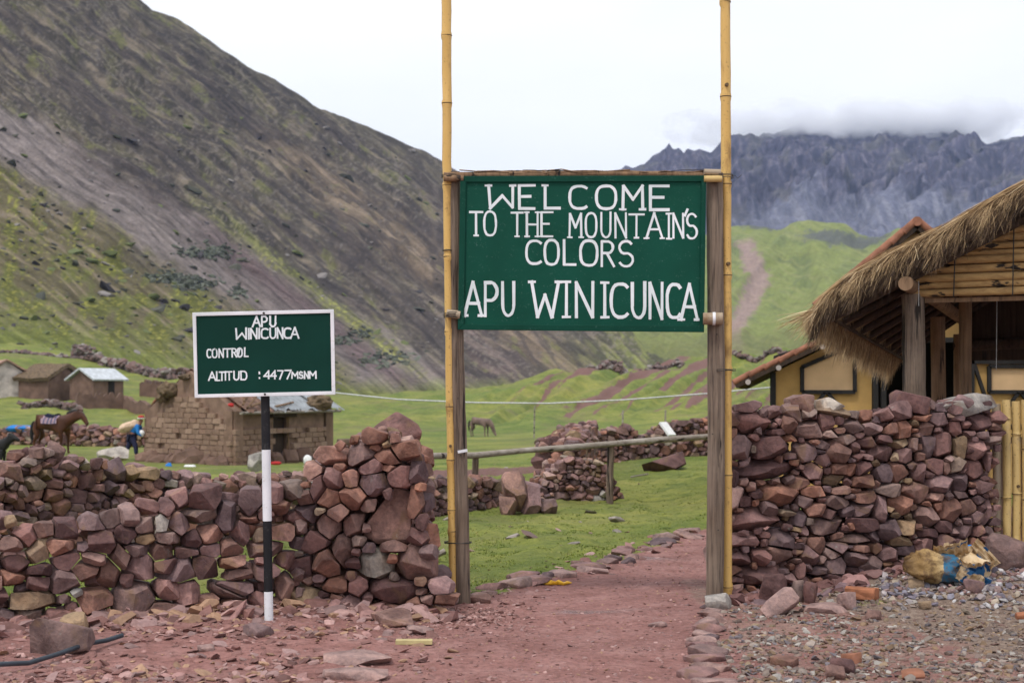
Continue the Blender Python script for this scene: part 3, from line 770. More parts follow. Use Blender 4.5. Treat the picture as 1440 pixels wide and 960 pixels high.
# --- tall pillar of big stones beside the gate
O, U, L = run(412, 10.42, 604, 10.36)
top = profile(O, U, [(408, 700), (425, 672), (440, 645), (470, 622), (510, 607), (545, 604), (580, 622), (592, 650), (598, 700), (606, 770), (614, 800)])
zp = [(670, 145, 130, 95), (820, 212, 180, 100), (590, 240, 160, 160), (735, 252, 160, 100), (420, 245, 190, 120), (650, 300, 150, 85), (810, 365, 170, 130, .8), (440, 370, 110, 125), (530, 378, 90, 85), (660, 405, 190, 130), (350, 430, 110, 150),
      (410, 490, 130, 120), (550, 478, 150, 140), (630, 520, 90, 60), (735, 610, 330, 390), (285, 565, 120, 120), (465, 565, 105, 115), (400, 640, 150, 150), (535, 635, 130, 150), (310, 335, 110, 90), (320, 725, 150, 130), (480, 780, 140, 180),
      (390, 850, 150, 165), (660, 850, 230, 165), (885, 845, 210, 215), (765, 765, 150, 50), (905, 700, 110, 100), (895, 340, 80, 120), (890, 500, 70, 180), (250, 860, 120, 120), (245, 640, 70, 110), (280, 470, 80, 90), (545, 850, 60, 60), (970, 790, 70, 90), (930, 620, 60, 90)]
sites = manual(O, U, zp, .19, 1.0, 360, 580, 4)
zp2 = [(225, 212, 270, 120), (60, 200, 90, 90), (410, 200, 95, 75), (425, 250, 115, 45), (30, 270, 110, 80), (130, 300, 80, 50), (225, 300, 150, 60), (360, 250, 60, 50), (310, 265, 70, 40)]
sites += manual(O, U, zp2, .19, 1.0, 480, 760, 3)
_k = 10.4 / F / 4
CUSTOM[5] = (14, [(Vector((-.81, -.12, .59)).normalized(), 98 * _k), (Vector((1, -.1, 0)).normalized(), 130 * _k), (Vector((.66, 0, .75)).normalized(), 191 * _k), (Vector((.05, -.1, -1)).normalized(), 140 * _k), (Vector((-.84, 0, -.54)).normalized(), 195 * _k)])
root, _ = wall('stone_pillar', 'tall heap of big angular red stones ending the left wall, beside the grey gate post', 'stone pillar', O, U, L, top, .62, sites,
     [(.12, .10, .13, 260), (.085, .065, .09, 500), (.055, .045, .06, 900), (.035, .028, .04, 900)], 5, M['stone'], bev=.005, thr=.82, palette=pal, gap=.011, rough=.002, cuts=0, n_extra=3, inflate=1.18)

# --- second wall, further back on the left
O, U, L = run(-180, 12.6, 430, 17.0, -.2)
top = profile(O, U, [(-180, 660), (-60, 668), (0, 668), (25, 655), (45, 640), (70, 628), (100, 640), (130, 648), (165, 652), (210, 657), (260, 664), (300, 668), (360, 672), (430, 668)])
wall('stone_wall', 'heaped red stone wall further back on the left, below the brown horse', 'wall', O, U, L, top, .55, [],
     [(.13, .09, .11, 60), (.09, .065, .08, 600), (.065, .05, .06, 1800), (.045, .033, .04, 1800)], 11, M['stone'], bev=.007, thr=.78, palette=pal, n_extra=3)
O, U, L = run(400, 16.6, 722, 20.6, -.2)
top = profile(O, U, [(400, 664), (470, 668), (560, 668), (600, 668), (640, 676), (690, 672), (722, 690)])
wall('stone_wall', 'low grey red stone wall behind the left gate post and the first rail post', 'wall', O, U, L, top, .5, [],
     [(.11, .08, .10, 60), (.07, .05, .065, 1500), (.048, .035, .045, 2500)], 13, M['stone'], bev=.006, thr=.78, palette=pal, n_extra=3, max_parts=260)
O, U, L = run(716, 19.2, 782, 19.4, -.1)
wall('stone_heap', 'few large pointed grey boulders lying between two stone walls behind the rail', 'stone heap', O, U, L, profile(O, U, [(716, 690), (728, 664), (745, 685), (765, 700), (782, 712)]), .4,
     manual(O, U, [(730, 692, 30, 50), (753, 706, 34, 42), (718, 712, 22, 26), (773, 714, 22, 20)], .2), [(.09, .07, .08, 60)], 15, M['stone'], bev=.012, palette=lambda r, c, h: r.choice([.5, .48, .78, .3]))
# --- pile-ended wall in the middle distance and its long run to the right
O, U, L = run(757, 21.2, 880, 21.6, -.08)
top = profile(O, U, [(757, 700), (768, 672), (785, 655), (805, 646), (845, 648), (862, 668), (880, 704)])
wall('stone_wall', 'wall end of small stacked red stones like a rounded pile, beside the second rail post', 'wall', O, U, L, top, .8, manual(O, U, [(790, 698, 40, 24), (815, 696, 36, 22), (835, 690, 30, 22)], .2),
     [(.065, .05, .06, 900), (.05, .04, .048, 2500), (.036, .028, .034, 1800)], 17, M['stone'], bev=.006, thr=.78, palette=pal, n_extra=3, max_parts=240)
O, U, L = run(812, 22.3, 838, 33.5, -.1)
top = profile(O, U, [(812, 640), (820, 625), (830, 608), (838, 602)])
wall('stone_wall', 'red stone wall running away from the rounded pile to the far corner', 'wall', O, U, L, lambda u: .95 + .1 * math.sin(u * 1.3), .7, [],
     [(.09, .07, .08, 900), (.065, .05, .06, 2500)], 19, M['stone'], bev=0, thr=.8, palette=pal, n_extra=4, max_parts=200)
O, U, L = run(822, 34.0, 1120, 35.0, -.1)
top = profile(O, U, [(822, 612), (860, 602), (890, 600), (900, 613), (920, 612), (926, 598), (960, 592), (1000, 588), (1120, 584)])
wall('stone_wall', 'farthest long stone wall crossing behind the rail to the right gate post', 'wall', O, U, L, top, .7, [],
     [(.13, .09, .10, 500), (.085, .065, .075, 3000), (.06, .045, .055, 2500)], 21, M['stone'], bev=0, thr=.8, palette=pal, n_extra=4, max_parts=260)
# --- low wall behind the horse
O, U, L = run(-120, 60, 232, 57, -.5)
wall('stone_wall', 'low dark stone wall across the meadow behind the brown horse', 'wall', O, U, L, lambda u: .78 + .08 * math.sin(u * 1.1), .7, [],
     [(.16, .11, .12, 900), (.11, .08, .09, 2500)], 23, M['stone_far'], bev=0, thr=.8, palette=pal, n_extra=4, max_parts=120)

# --- the neat wall at the right of the gate
O, U, L = run(1026, 11.3, 1408, 12.0)
top = profile(O, U, [(1017, 600), (1030, 574), (1060, 572), (1100, 574), (1180, 576), (1250, 575), (1330, 566), (1370, 562), (1397, 572), (1412, 585)])
zr = [(255, 165, 230, 100), (205, 282, 110, 110), (340, 275, 175, 115), (305, 382, 370, 100), (170, 500, 130, 130), (370, 490, 220, 125), (265, 597, 300, 112), (205, 690, 210, 70), (385, 700, 170, 130), (430, 130, 90, 75),
      (240, 100, 130, 36), (610, 132, 170, 46), (510, 205, 140, 80), (490, 300, 120, 100), (625, 300, 130, 100), (825, 305, 130, 75), (530, 390, 90, 95), (405, 178, 60, 80), (570, 170, 60, 90), (690, 190, 100, 60), (780, 195, 90, 55),
      (920, 200, 90, 80), (1020, 195, 90, 60), (1075, 155, 100, 90), (1250, 170, 120, 90), (1150, 195, 60, 70), (660, 238, 110, 40), (755, 255, 80, 55), (830, 243, 80, 42), (900, 260, 90, 34), (960, 265, 40, 55), (1030, 275, 90, 105), (1100, 265, 90, 110),
      (1165, 278, 55, 90), (1240, 285, 90, 95), (925, 315, 75, 65), (635, 380, 90, 60), (690, 375, 50, 60), (740, 365, 100, 70), (900, 390, 110, 95), (990, 385, 80, 90), (1050, 360, 100, 70), (1150, 355, 70, 75), (1240, 370, 120, 90), (625, 422, 110, 55),
      (735, 430, 100, 60), (830, 395, 70, 80), (525, 475, 110, 50), (640, 470, 120, 36), (740, 495, 100, 50), (855, 465, 120, 55), (970, 470, 110, 90), (1080, 440, 130, 85), (1170, 430, 110, 90), (1260, 455, 80, 70), (625, 520, 130, 60), (735, 555, 120, 70),
      (820, 555, 60, 130), (910, 540, 110, 85), (1020, 580, 110, 100), (1120, 550, 90, 120), (1200, 540, 80, 70), (455, 595, 80, 80), (575, 625, 170, 80), (730, 615, 130, 80), (530, 555, 90, 60), (690, 685, 180, 50), (850, 640, 130, 90), (930, 630, 110, 70),
      (1020, 655, 110, 50), (900, 695, 100, 60), (1010, 715, 90, 70), (1100, 630, 80, 50), (1190, 640, 90, 70), (1240, 590, 80, 70), (620, 725, 100, 50), (730, 725, 90, 40), (530, 710, 80, 80), (1100, 700, 70, 60), (320, 545, 70, 50), (225, 520, 60, 40), (1290, 340, 30, 90), (1290, 560, 40, 160)]
sites = manual(O, U, zr, .17, 1.0, 980, 540, 1440 / 460)
zr2 = [(235, 78, 150, 75), (420, 50, 160, 90), (340, 150, 260, 105), (500, 130, 60, 70), (550, 60, 90, 90), (650, 110, 90, 80), (740, 70, 90, 70), (800, 110, 120, 80), (650, 160, 150, 50), (640, 50, 90, 60), (390, 228, 130, 90), (265, 235, 90, 60), (880, 60, 90, 80), (950, 40, 90, 50), (560, 200, 70, 60), (830, 170, 110, 70), (920, 130, 80, 80), (700, 200, 110, 50)]
sites += manual(O, U, zr2, .17, 1.0, 960, 760, 3)
wall('stone_wall', 'neat tightly stacked purple red dry stone wall right of the gate, before the thatched hut', 'wall', O, U, L, top, .44, sites,
     [(.075, .05, .09, 700), (.05, .035, .06, 2000), (.03, .022, .035, 1800)], 29, M['stone'], bev=.0035, thr=.80, palette=pal_right, gap=.009, rough=.0, cuts=0, n_extra=3, inflate=1.2)

# ------------------------------------------------------------------ loose stones, rubble, pebbles
def rock_bm(h, rng, bev=.01, cuts=1, rough=.006, boxy=.4, n=7):
    bm = poly_from_planes(own_planes(np.array(h), rng, boxy, n)); rough_bm(bm, rng, bev, rough, cuts); return bm
def rock(name, label, cat, px, py, w, h, seed, val, depth=None, rz=0, tilt=0, parent=None, lift=0, group=None, boxy=.4, bev=.01):
    """a loose stone whose foot is seen at photo pixel (px, py)"""
    rng = random.Random(seed); p = gpt(px, py); k = p.y / F
    hh = (w * k / 2, (depth or (w + h) / 2 * .8) * k / 2, h * k / 2)
    bm = rock_bm(hh, rng, min(bev, min(hh) * .25), 1, .005, boxy)
    bmesh.ops.rotate(bm, matrix=Matrix.Rotation(rz, 3, 'Z') @ Matrix.Rotation(tilt, 3, 'Y'), verts=bm.verts)
    me = bm_mesh(name, bm, angle=42); rnd_attr(me, val)
    o = link(name, me, M['stone'], parent, p + Vector((0, hh[1] * .6, hh[2] * .75 + lift)))
    if label: set_props(o, label, cat, group)
    return o
rock('boulder', 'flat topped purple grey boulder lying at lower left beside the black hose', 'boulder', 80, 920, 92, 50, 1, .47, 22)
rock('boulder', 'rounded pink boulder on the gravel at the foot of the bamboo fence', 'boulder', 1422, 802, 66, 50, 2, .46, 50, bev=.03)
rock('slab', 'pink slab tilted against the bottom of the right wall', 'stone slab', 1098, 866, 52, 34, 3, .68, 20, .3, -.5)
rock('rock', 'white speckled rock at the foot of the right gate post', 'rock', 1008, 857, 34, 24, 4, .995, 26)
rock('rock', 'dark maroon rock wedged upright under the right wall, left of the pink slab', 'rock', 1088, 848, 34, 44, 41, .05, 26)
rock('rock', 'narrow brown upright stone leaning at the foot of the right wall', 'rock', 1123, 848, 16, 38, 5, .72, 12)
rock('rock', 'dark upright stone beside the narrow brown one, foot of the right wall', 'rock', 1141, 848, 15, 36, 6, .1, 12)
rock('rock', 'pale pink rock in front of the orange brick', 'rock', 1192, 858, 26, 28, 7, .68, 20)
rock('slab', 'flat pale slab lying left of the pale pink rock, below the right wall', 'stone slab', 1163, 862, 60, 12, 8, .68, 40)
rock('rock', 'purple pebbly rock on the gravel below the orange brick', 'rock', 1230, 872, 22, 16, 9, .5, 16)
rock('rock', 'yellowish round rock sitting alone on the grey gravel', 'rock', 1302, 856, 18, 12, 10, .93, 14)
rock('rock', 'grey rock half buried near the bottom edge among the gravel', 'rock', 1175, 956, 28, 18, 12, .5, 20)
rock('rock', 'rough maroon rock behind the grey half buried one near the bottom edge', 'rock', 1187, 948, 34, 24, 14, .02, 26)
rock('slab', 'flat brown slab sunk in the gravel near the path edge', 'stone slab', 1105, 936, 36, 12, 15, .6, 30)
rock('rock', 'brick red stone block propped below the cement bag', 'rock', 1371, 833, 26, 20, 16, .3, 20, boxy=.9)
rock('rock', 'tan rock lying just left of the cement bag', 'rock', 1290, 830, 22, 16, 18, .92, 18)
rock('slab', 'large flat grey slab under the left stone pillar', 'stone slab', 553, 882, 52, 16, 19, .5, 70, boxy=.9)
rock('slab', 'thin layered slab in front of the large flat grey slab', 'stone slab', 588, 892, 36, 9, 20, .68, 40, boxy=.8)
rock('rock', 'dark square stone between pillar and gate post', 'rock', 616, 835, 34, 28, 22, .18, 26, boxy=.9)
rock('rock', 'low orange red stone at the foot of the left gate post', 'rock', 624, 851, 42, 18, 24, .68, 30)
rock('rock', 'grey rock on the outer side of the left gate post', 'rock', 676, 848, 28, 16, 25, .5, 20)
rock('slab', 'long pinkish slab lying flat at the bottom left of the path', 'stone slab', 500, 934, 110, 10, 26, .68, 60, boxy=.9)
rock('slab', 'second pinkish slab flush with the ground, nearest the bottom edge', 'stone slab', 498, 955, 100, 9, 27, .68, 50, boxy=.9)
rock('rock', 'reddish flat rock at the foot of the black and white pole', 'rock', 360, 896, 42, 16, 28, .4, 26)
rock('boulder', 'tan pointed boulder at the foot of the loose left wall', 'boulder', 100, 892, 38, 32, 30, .9, 24)
rock('rock', 'flat pale stone chip on the red soil right of the hose', 'rock', 288, 916, 24, 9, 31, .68, 18)
rock('boulder', 'long dark pointed boulder lying on the grass below the far wall', 'boulder', 935, 662, 62, 22, 32, .12, 40, tilt=-.3)
rock('boulder', 'long bleached stone on the far side of the left walls, below the crouching villager', 'boulder', 158, 668, 46, 20, 33, .99, 20, tilt=-.1, lift=.35)
rock('rock', 'pale chip on the path near the right gate post', 'rock', 925, 882, 26, 6, 34, .68, 14)
rock('slab', 'pale flat slab on the grass edge beyond the left post', 'stone slab', 576, 812 - 20, 4, 4, 35, .8) if False else None

# flat stones that edge the lane: parts of the lane's edging, one thing each side
def edging(label, pts, n, seed, wr, hr, jit):
    t = thing('path_edging', label, 'path edging', gpt(*pts[0])); rng = random.Random(seed); base = Vector(t.location)
    P3 = [gpt(*p) for p in pts]; Ls = [0]
    for a, b in zip(P3, P3[1:]): Ls.append(Ls[-1] + (b - a).length)
    for i in range(n):
        q = Ls[-1] * (i + .5 * rng.random()) / n
        x = float(np.interp(q, Ls, [p.x for p in P3])) + rng.gauss(0, jit); y = float(np.interp(q, Ls, [p.y for p in P3])) + rng.gauss(0, jit * .5)
        h = (rng.uniform(*wr) / 2, rng.uniform(*wr) * .4, rng.uniform(*hr) / 2)
        bm = rock_bm(h, rng, .006, 1, .004, .6, 5); bmesh.ops.rotate(bm, matrix=Matrix.Rotation(rng.uniform(-.5, .5), 3, 'Z') @ Matrix.Rotation(rng.gauss(0, .08), 3, 'Y'), verts=bm.verts)
        me = bm_mesh('stone', bm, angle=42); rnd_attr(me, rng.choice([.66, .68, .45, .24, .70, .22, .36]))
        link('stone', me, M['stone'], t, Vector((x, y, Hs(x, y) + h[2] * .3)) - base)
    return t
edging('flat pink stones lining the right side of the lane from the gate to the front', [(1012, 852), (998, 890), (994, 925), (990, 965)], 15, 3, (.12, .26), (.03, .06), .035)
edging('scattered flat stones between the grass and the left side of the lane', [(672, 838), (725, 822), (790, 808), (850, 793), (885, 778), (940, 758), (975, 745)], 26, 4, (.10, .34), (.03, .07), .09)

PROTO = []
_r = random.Random(99)
for k in range(10):
    bm = poly_from_planes(own_planes(np.array([.5, .42, .34]), _r, .3, 6)); bmesh.ops.triangulate(bm, faces=bm.faces[:]); bm.verts.index_update()
    PROTO.append((np.array([v.co[:] for v in bm.verts]), np.array([[v.index for v in f.verts] for f in bm.faces]))); bm.free()
def scatter(name, pos, size, flat, colr, mat, kind='stuff', smooth=False, protos=PROTO, seed=0, tilt=.3):
    g = np.random.default_rng(seed); Vs, Fs, Cs = [], [], []; off = 0
    which = g.integers(0, len(protos), len(pos)); rz = g.uniform(0, 6.28, len(pos)); tl = g.normal(0, tilt, (len(pos), 2)); st = g.uniform(.7, 1.35, (len(pos), 2))
    for k, (pv, pf) in enumerate(protos):
        idx = np.where(which == k)[0]
        if not len(idx): continue
        v = pv[None] * (size[idx, None, None] * np.stack([st[idx, 0], st[idx, 1], flat[idx]], -1)[:, None, :])
        a, b = tl[idx, 0][:, None], tl[idx, 1][:, None]
        x, y, z = v[..., 0], v[..., 1], v[..., 2]
        z = z + x * a + y * b
        c, s_ = np.cos(rz[idx])[:, None], np.sin(rz[idx])[:, None]
        w = np.stack([x * c - y * s_, x * s_ + y * c, z], -1) + pos[idx, None, :]
        n = len(pv); Vs.append(w.reshape(-1, 3)); Fs.append((pf[None] + (np.arange(len(idx)) * n)[:, None, None] + off).reshape(-1, 3)); off += n * len(idx)
        Cs.append(np.repeat(colr[idx], n, 0))
    me = mesh_np(name, np.concatenate(Vs), np.concatenate(Fs), smooth, colr=np.concatenate(Cs))
    return set_props(link(name, me, mat), kind=kind)
def field(n, px, d, seed, keep=None, s=(.01, .035), fl=(.4, .9), cols=None, cw=None, p=2.0, bury=.2):
    g = np.random.default_rng(seed); dd = 1 / g.uniform(1 / d[1], 1 / d[0], n); xx = (g.uniform(px[0], px[1], n) - CX) / F * dd
    if keep is not None: m = keep(xx, dd, g); xx, dd = xx[m], dd[m]
    n = len(xx); sz = s[0] + (s[1] - s[0]) * g.random(n) ** p; f = g.uniform(fl[0], fl[1], n)
    c = np.array(cols)[g.choice(len(cols), n, p=cw)] * g.uniform(.7, 1.25, (n, 1)) 
    pos = np.stack([xx, dd, H(xx, dd) + sz * f * (.34 - bury)], 1)
    return pos, sz, f, c
PINK = [(.30, .165, .15), (.22, .11, .095), (.36, .22, .20), (.17, .085, .075), (.27, .17, .16), (.33, .20, .13)]
GREY = [(.20, .155, .13), (.15, .11, .095), (.26, .21, .18), (.24, .17, .11), (.20, .12, .10), (.14, .12, .13), (.34, .31, .28), (.20, .13, .08), (.17, .12, .10)]
PILE = [(.32, .28, .28), (.20, .19, .23), (.46, .44, .44), (.26, .18, .17), (.15, .13, .16), (.34, .28, .22), (.20, .12, .11), (.24, .2, .2)]
noisy = lambda sc, th, sd: (lambda x, d, g: (fbm(x * sc, d * sc, 3, sd) + g.normal(0, .12, len(x))) > th)
# rubble to the left of the lane
a = field(5200, (-60, 640), (7.6, 10.4), 1, lambda x, d, g: (d < wall_d_left(x) + .15) & (g.random(len(x)) < .25 + .75 * sstep(-.15, .2, fbm(x * 1.3, d * 1.3, 3, 51)) + .5 * (d > 9.1)) & (x < -.5 - .12 * (d - 8) + .15 * g.normal(size=len(x))), (.012, .075), (.25, .6), PINK, p=3.2)
scatter('rubble', *a, M['pebble'], seed=1)
a = field(1500, (-60, 640), (9.0, 10.7), 2, lambda x, d, g: (np.abs(d - wall_d_left(x) + .05) < .35), (.05, .17), (.3, .8), PINK, p=2.2)
scatter('wall_foot_rubble', *a, M['pebble'], seed=2)
# chips on the lane
a = field(12000, (560, 1100), (7.6, 17), 3, lambda x, d, g: (x > edge_x(d) - .1) & (g.random(len(x)) < .35), (.006, .03), (.3, .6), PINK, p=3.5)
scatter('lane_chips', *a, M['pebble'], seed=3)
a = field(2600, (590, 760), (9.2, 11.6), 4, lambda x, d, g: np.exp(-(((x + .28) / .32) ** 2 + ((d - 10.3) / .6) ** 2)) > g.random(len(x)), (.01, .04), (.3, .7), PINK[1:4], p=2.5)
scatter('post_foot_chips', *a, M['pebble'], seed=4)
a = field(1300, (640, 1010), (11.2, 17.4), 5, lambda x, d, g: np.abs(x - edge_x(d) + .05) < .28 * np.abs(g.normal(size=len(x))), (.015, .10), (.25, .5), PINK, p=3)
scatter('lane_edge_chips', *a, M['pebble'], seed=5)
# gravel to the right
a = field(18500, (1000, 1760), (7.5, 12.6), 6, lambda x, d, g: (x > 1.28 + .1 * g.normal(size=len(x))) & ((d < 11.1 + .42 * (x - 1.6))) & (g.random(len(x)) < .35 + .65 * sstep(-.2, .25, fbm(x * 1.6, d * 1.6, 3, 52))), (.008, .05), (.4, .8), GREY, p=2.8)
scatter('gravel', *a, M['pebble'], seed=6)
a = field(9000, (1240, 1640), (10.2, 13.0), 7, lambda x, d, g: np.exp(-(((x - 4.9) / 1.1) ** 2 + ((d - 11.6) / 1.0) ** 2)) + .5 * np.exp(-(((x - 3.5) / .9) ** 2 + ((d - 10.9) / .35) ** 2)) > g.random(len(x)), (.02, .06), (.6, .95), PILE, p=2, bury=.0)
scatter('gravel_pile', *a, M['pebble'], seed=7, smooth=False)
a = field(1100, (1010, 1450), (10.2, 12.4), 8, lambda x, d, g: np.abs(d - (11.0 + .40 * (x - 1.6))) < .28, (.04, .16), (.4, .9), [(.2, .1, .09), (.15, .075, .07), (.27, .15, .14), (.2, .13, .14)], p=2.4)
scatter('fallen_wall_stones', *a, M['pebble'], seed=8)
# stones dotted over the meadow
a = field(2600, (-100, 1500), (12, 90), 9, lambda x, d, g: (grass_mask(x, d) > .9) & (g.random(len(x)) < .06), (.04, .18), (.3, .6), [(.32, .28, .25), (.3, .2, .17), (.35, .3, .27), (.2, .13, .11)], p=3)
scatter('meadow_stones', *a, M['pebble'], seed=9)

# short tufted turf
def turf(name, n, px, d, hgt, seed, keep):
    g = np.random.default_rng(seed); dd = 1 / g.uniform(1 / d[1], 1 / d[0], n); xx = (g.uniform(px[0], px[1], n) - CX) / F * dd
    m = keep(xx, dd, g); xx, dd = xx[m], dd[m]; n = len(xx); k = 5
    hh = hgt * g.uniform(.4, 1.2, n) * (.6 + .8 * sstep(-.2, .3, fbm(xx * 2, dd * 2, 2, 77)))
    base = np.stack([xx, dd, H(xx, dd) - .004], 1)
    a = g.uniform(0, 6.28, (n, k)); r = hh[:, None] * g.uniform(.5, 1.4, (n, k)); w = hh[:, None] * .22
    c, s_ = np.cos(a), np.sin(a); o = g.normal(0, .4, (n, k, 2)) * hh[:, None, None]
    b0 = np.stack([base[:, None, 0] + o[..., 0] - s_ * w, base[:, None, 1] + o[..., 1] + c * w, np.repeat(base[:, None, 2], k, 1)], -1)
    b1 = np.stack([base[:, None, 0] + o[..., 0] + s_ * w, base[:, None, 1] + o[..., 1] - c * w, np.repeat(base[:, None, 2], k, 1)], -1)
    tp = np.stack([base[:, None, 0] + o[..., 0] + c * r * .6, base[:, None, 1] + o[..., 1] + s_ * r * .6, base[:, None, 2] + r * .8], -1)
    V = np.stack([b0, b1, tp], 2).reshape(-1, 3); Fc = np.arange(len(V)).reshape(-1, 3)
    rr = np.clip(.5 + fbm(xx * 1.1, dd * 1.1, 3, 78) * .9 + g.normal(0, .16, n), 0, 1)
    me = mesh_np(name, V, Fc, False, rnd=np.repeat(rr, k * 3))
    return set_props(link(name, me, M['blade']), kind='stuff')
turf('turf', 90000, (-60, 1060), (9.5, 40), .017, 1, lambda x, d, g: (grass_mask(x, d) + g.normal(0, .12, len(x)) > .62))
turf('weeds', 1500, (1060, 1260), (10.4, 11.6), .035, 2, lambda x, d, g: np.maximum(np.exp(-(((x - 2.62) / .12) ** 2 + ((d - 10.62) / .07) ** 2)), .5 * np.exp(-(((x - 2.02) / .12) ** 2 + ((d - 10.72) / .05) ** 2))) > g.random(len(x)))

# ------------------------------------------------------------------ lettering: brush strokes as thin raised ribbons
def arc(cx, cy, rx, ry, a0, a1, n=12, p=1.0):
    o = []
    for i in range(n + 1):
        a = R(a0 + (a1 - a0) * i / n); c, s_ = math.cos(a), math.sin(a)
        o.append((cx + rx * math.copysign(abs(c) ** p, c), cy + ry * math.copysign(abs(s_) ** p, s_)))
    return o
G = {
 'A': [[(0, 0), (.5, 1), (1, 0)], [(.17, .36), (.83, .36)]],
 'C': [arc(.55, .5, .5, .47, 50, 310, 16, .75)], 'D': [[(.05, 0), (.05, 1), (.5, 1)] + arc(.5, .5, .46, .5, 80, -80, 9, .8) + [(.5, 0), (.1, 0)]],
 'E': [[(.95, 1), (.1, 1), (.1, 0), (.95, 0)], [(.16, .52), (.7, .52)]], 'H': [[(.08, 0), (.08, 1)], [(.92, 0), (.92, 1)], [(.1, .5), (.9, .5)]],
 'I': [[(.5, 0), (.5, 1)]], 'L': [[(.12, 1), (.12, .02), (.95, .02)]], 'M': [[(.04, 0), (.06, 1), (.5, .42), (.94, 1), (.96, 0)]],
 'N': [[(.08, 0), (.08, 1), (.92, 0), (.92, 1)]], 'O': [arc(.5, .5, .45, .48, 90, 450, 22, .78)],
 'P': [[(.1, 0), (.1, .98), (.5, .98)] + arc(.5, .72, .42, .26, 80, -80, 8) + [(.5, .46), (.14, .46)]],
 'R': [[(.1, 0), (.1, .98), (.5, .98)] + arc(.5, .75, .38, .23, 80, -80, 8) + [(.5, .52), (.16, .52)], [(.48, .5), (.95, 0)]],
 'S': [arc(.5, .74, .42, .25, 35, 250, 10) + arc(.5, .26, .44, .26, 75, -150, 10)], 'T': [[(0, .97), (1, .97)], [(.5, .95), (.5, 0)]],
 'U': [[(.08, 1), (.08, .35)] + arc(.5, .33, .42, .32, 180, 360, 10) + [(.92, .35), (.92, 1)]], 'W': [[(.0, 1), (.22, 0), (.5, .62), (.76, 0), (1, 1)]],
 'w': [[(.08, 1), (.14, 0), (.55, .55), (.90, .02), (.90, 1)]],
 '4': [[(.75, 0), (.75, 1), (.02, .32), (1, .32)]], '7': [[(.02, .97), (.95, .97), (.35, 0)]], "'": [[(.9, 1), (.1, 0)]], ':': [[(.5, .1), (.5, .22)], [(.5, .75), (.5, .87)]]}
SERIF = {'W': [(0, 1), (1, 1)], 'w': [(.08, 1), (.9, 1)], 'T': [(.5, 0)], 'H': [(.08, 0), (.08, 1), (.92, 0), (.92, 1)], 'M': [(.04, 0), (.96, 0)], 'I': [(.5, 0), (.5, 1)], 'A': [(0, 0), (1, 0)], 'L': [(.12, 1)]}
def ribbon(bm, pts, w, z, rng, closed=False):
    if closed: pts = pts[:-1] if Vector((pts[0][0] - pts[-1][0], pts[0][1] - pts[-1][1])).length < w * .4 else pts
    """a brush stroke as one mitred strip, its face at -z towards the viewer (local y)"""
    n = len(pts); L_, R_ = [], []
    for i, p in enumerate(pts):
        a = pts[max(i - 1, 0)]; b = pts[min(i + 1, n - 1)]
        if closed: a = pts[(i - 1) % n]; b = pts[(i + 1) % n]
        if 0 < i < n - 1 or closed:
            d0 = Vector((p[0] - a[0], p[1] - a[1])).normalized(); d1 = Vector((b[0] - p[0], b[1] - p[1])).normalized()
            t = (d0 + d1); t = t.normalized() if t.length > .2 else d1
            m = 1 / max(.45, abs(t.dot(d1)))
        else:
            t = Vector((b[0] - a[0], b[1] - a[1])).normalized(); m = 1
        nx = Vector((-t.y, t.x)) * w / 2 * m * rng.uniform(.88, 1.12); e = Vector((0, 0))
        if i == 0 and not closed: e = -t * w * .45 * rng.uniform(.5, 1.2)
        if i == n - 1 and not closed: e = t * w * .45 * rng.uniform(.5, 1.2)
        q = Vector(p) + e
        L_.append(bm.verts.new((q.x + nx.x, -z, q.y + nx.y))); R_.append(bm.verts.new((q.x - nx.x, -z, q.y - nx.y)))
    for i in range(n if closed else n - 1):
        try: bm.faces.new((L_[i], L_[(i + 1) % n], R_[(i + 1) % n], R_[i]))
        except ValueError: pass
def letters(line, parent, label, mapf, w, z0, seed, serif, mat):
    """line: list of (glyph, x0, x1, y0, y1) in picture pixels; mapf turns pixels into the board's plane"""
    rng = random.Random(seed); bm = bmesh.new(); k = 0
    for (ch, x0, x1, y0, y1) in line:
        strokes = [list(s_) for s_ in G[ch]]
        wx = (x1 - x0)
        if serif:
            for (sx, sy) in SERIF.get(ch, []):
                hw = .5 * w * 1.9 / max(wx, 1) if ch != 'I' else .5 * w * 2.2 / max(wx, 1)
                strokes.append([(sx - hw, sy), (sx + hw, sy)])
        for st in strokes:
            pts = []
            for (gx, gy) in st:
                pxx = x0 + gx * wx + rng.gauss(0, .12); pyy = y1 + (y0 - y1) * gy + rng.gauss(0, .12); pts.append(mapf(pxx, pyy))
            sc = mapf(x0 + 1, y0)[0] - mapf(x0, y0)[0]
            segs = [[pts[0]]]; closed = Vector((pts[0][0] - pts[-1][0], pts[0][1] - pts[-1][1])).length < .5 * w * sc and len(pts) > 8
            for q0, q1, q2 in zip(pts, pts[1:], pts[2:]):
                segs[-1].append(q1)
                if Vector((q1[0] - q0[0], q1[1] - q0[1])).angle(Vector((q2[0] - q1[0], q2[1] - q1[1])), 0) > .9: segs.append([q1])
            segs[-1].append(pts[-1])
            for sg in segs:
              ribbon(bm, sg, w * sc * rng.uniform(.92, 1.06) * (.8 if len(st) == 2 and serif and st not in G[ch] else 1), z0 + .0004 * (k % 9), rng, closed); k += 1
    for f in bm.faces:
        f.normal_update()
        if f.normal.y > 0: f.normal_flip()
    o = link('lettering', bm_mesh('lettering', bm), mat, parent); o['label'] = label; return o

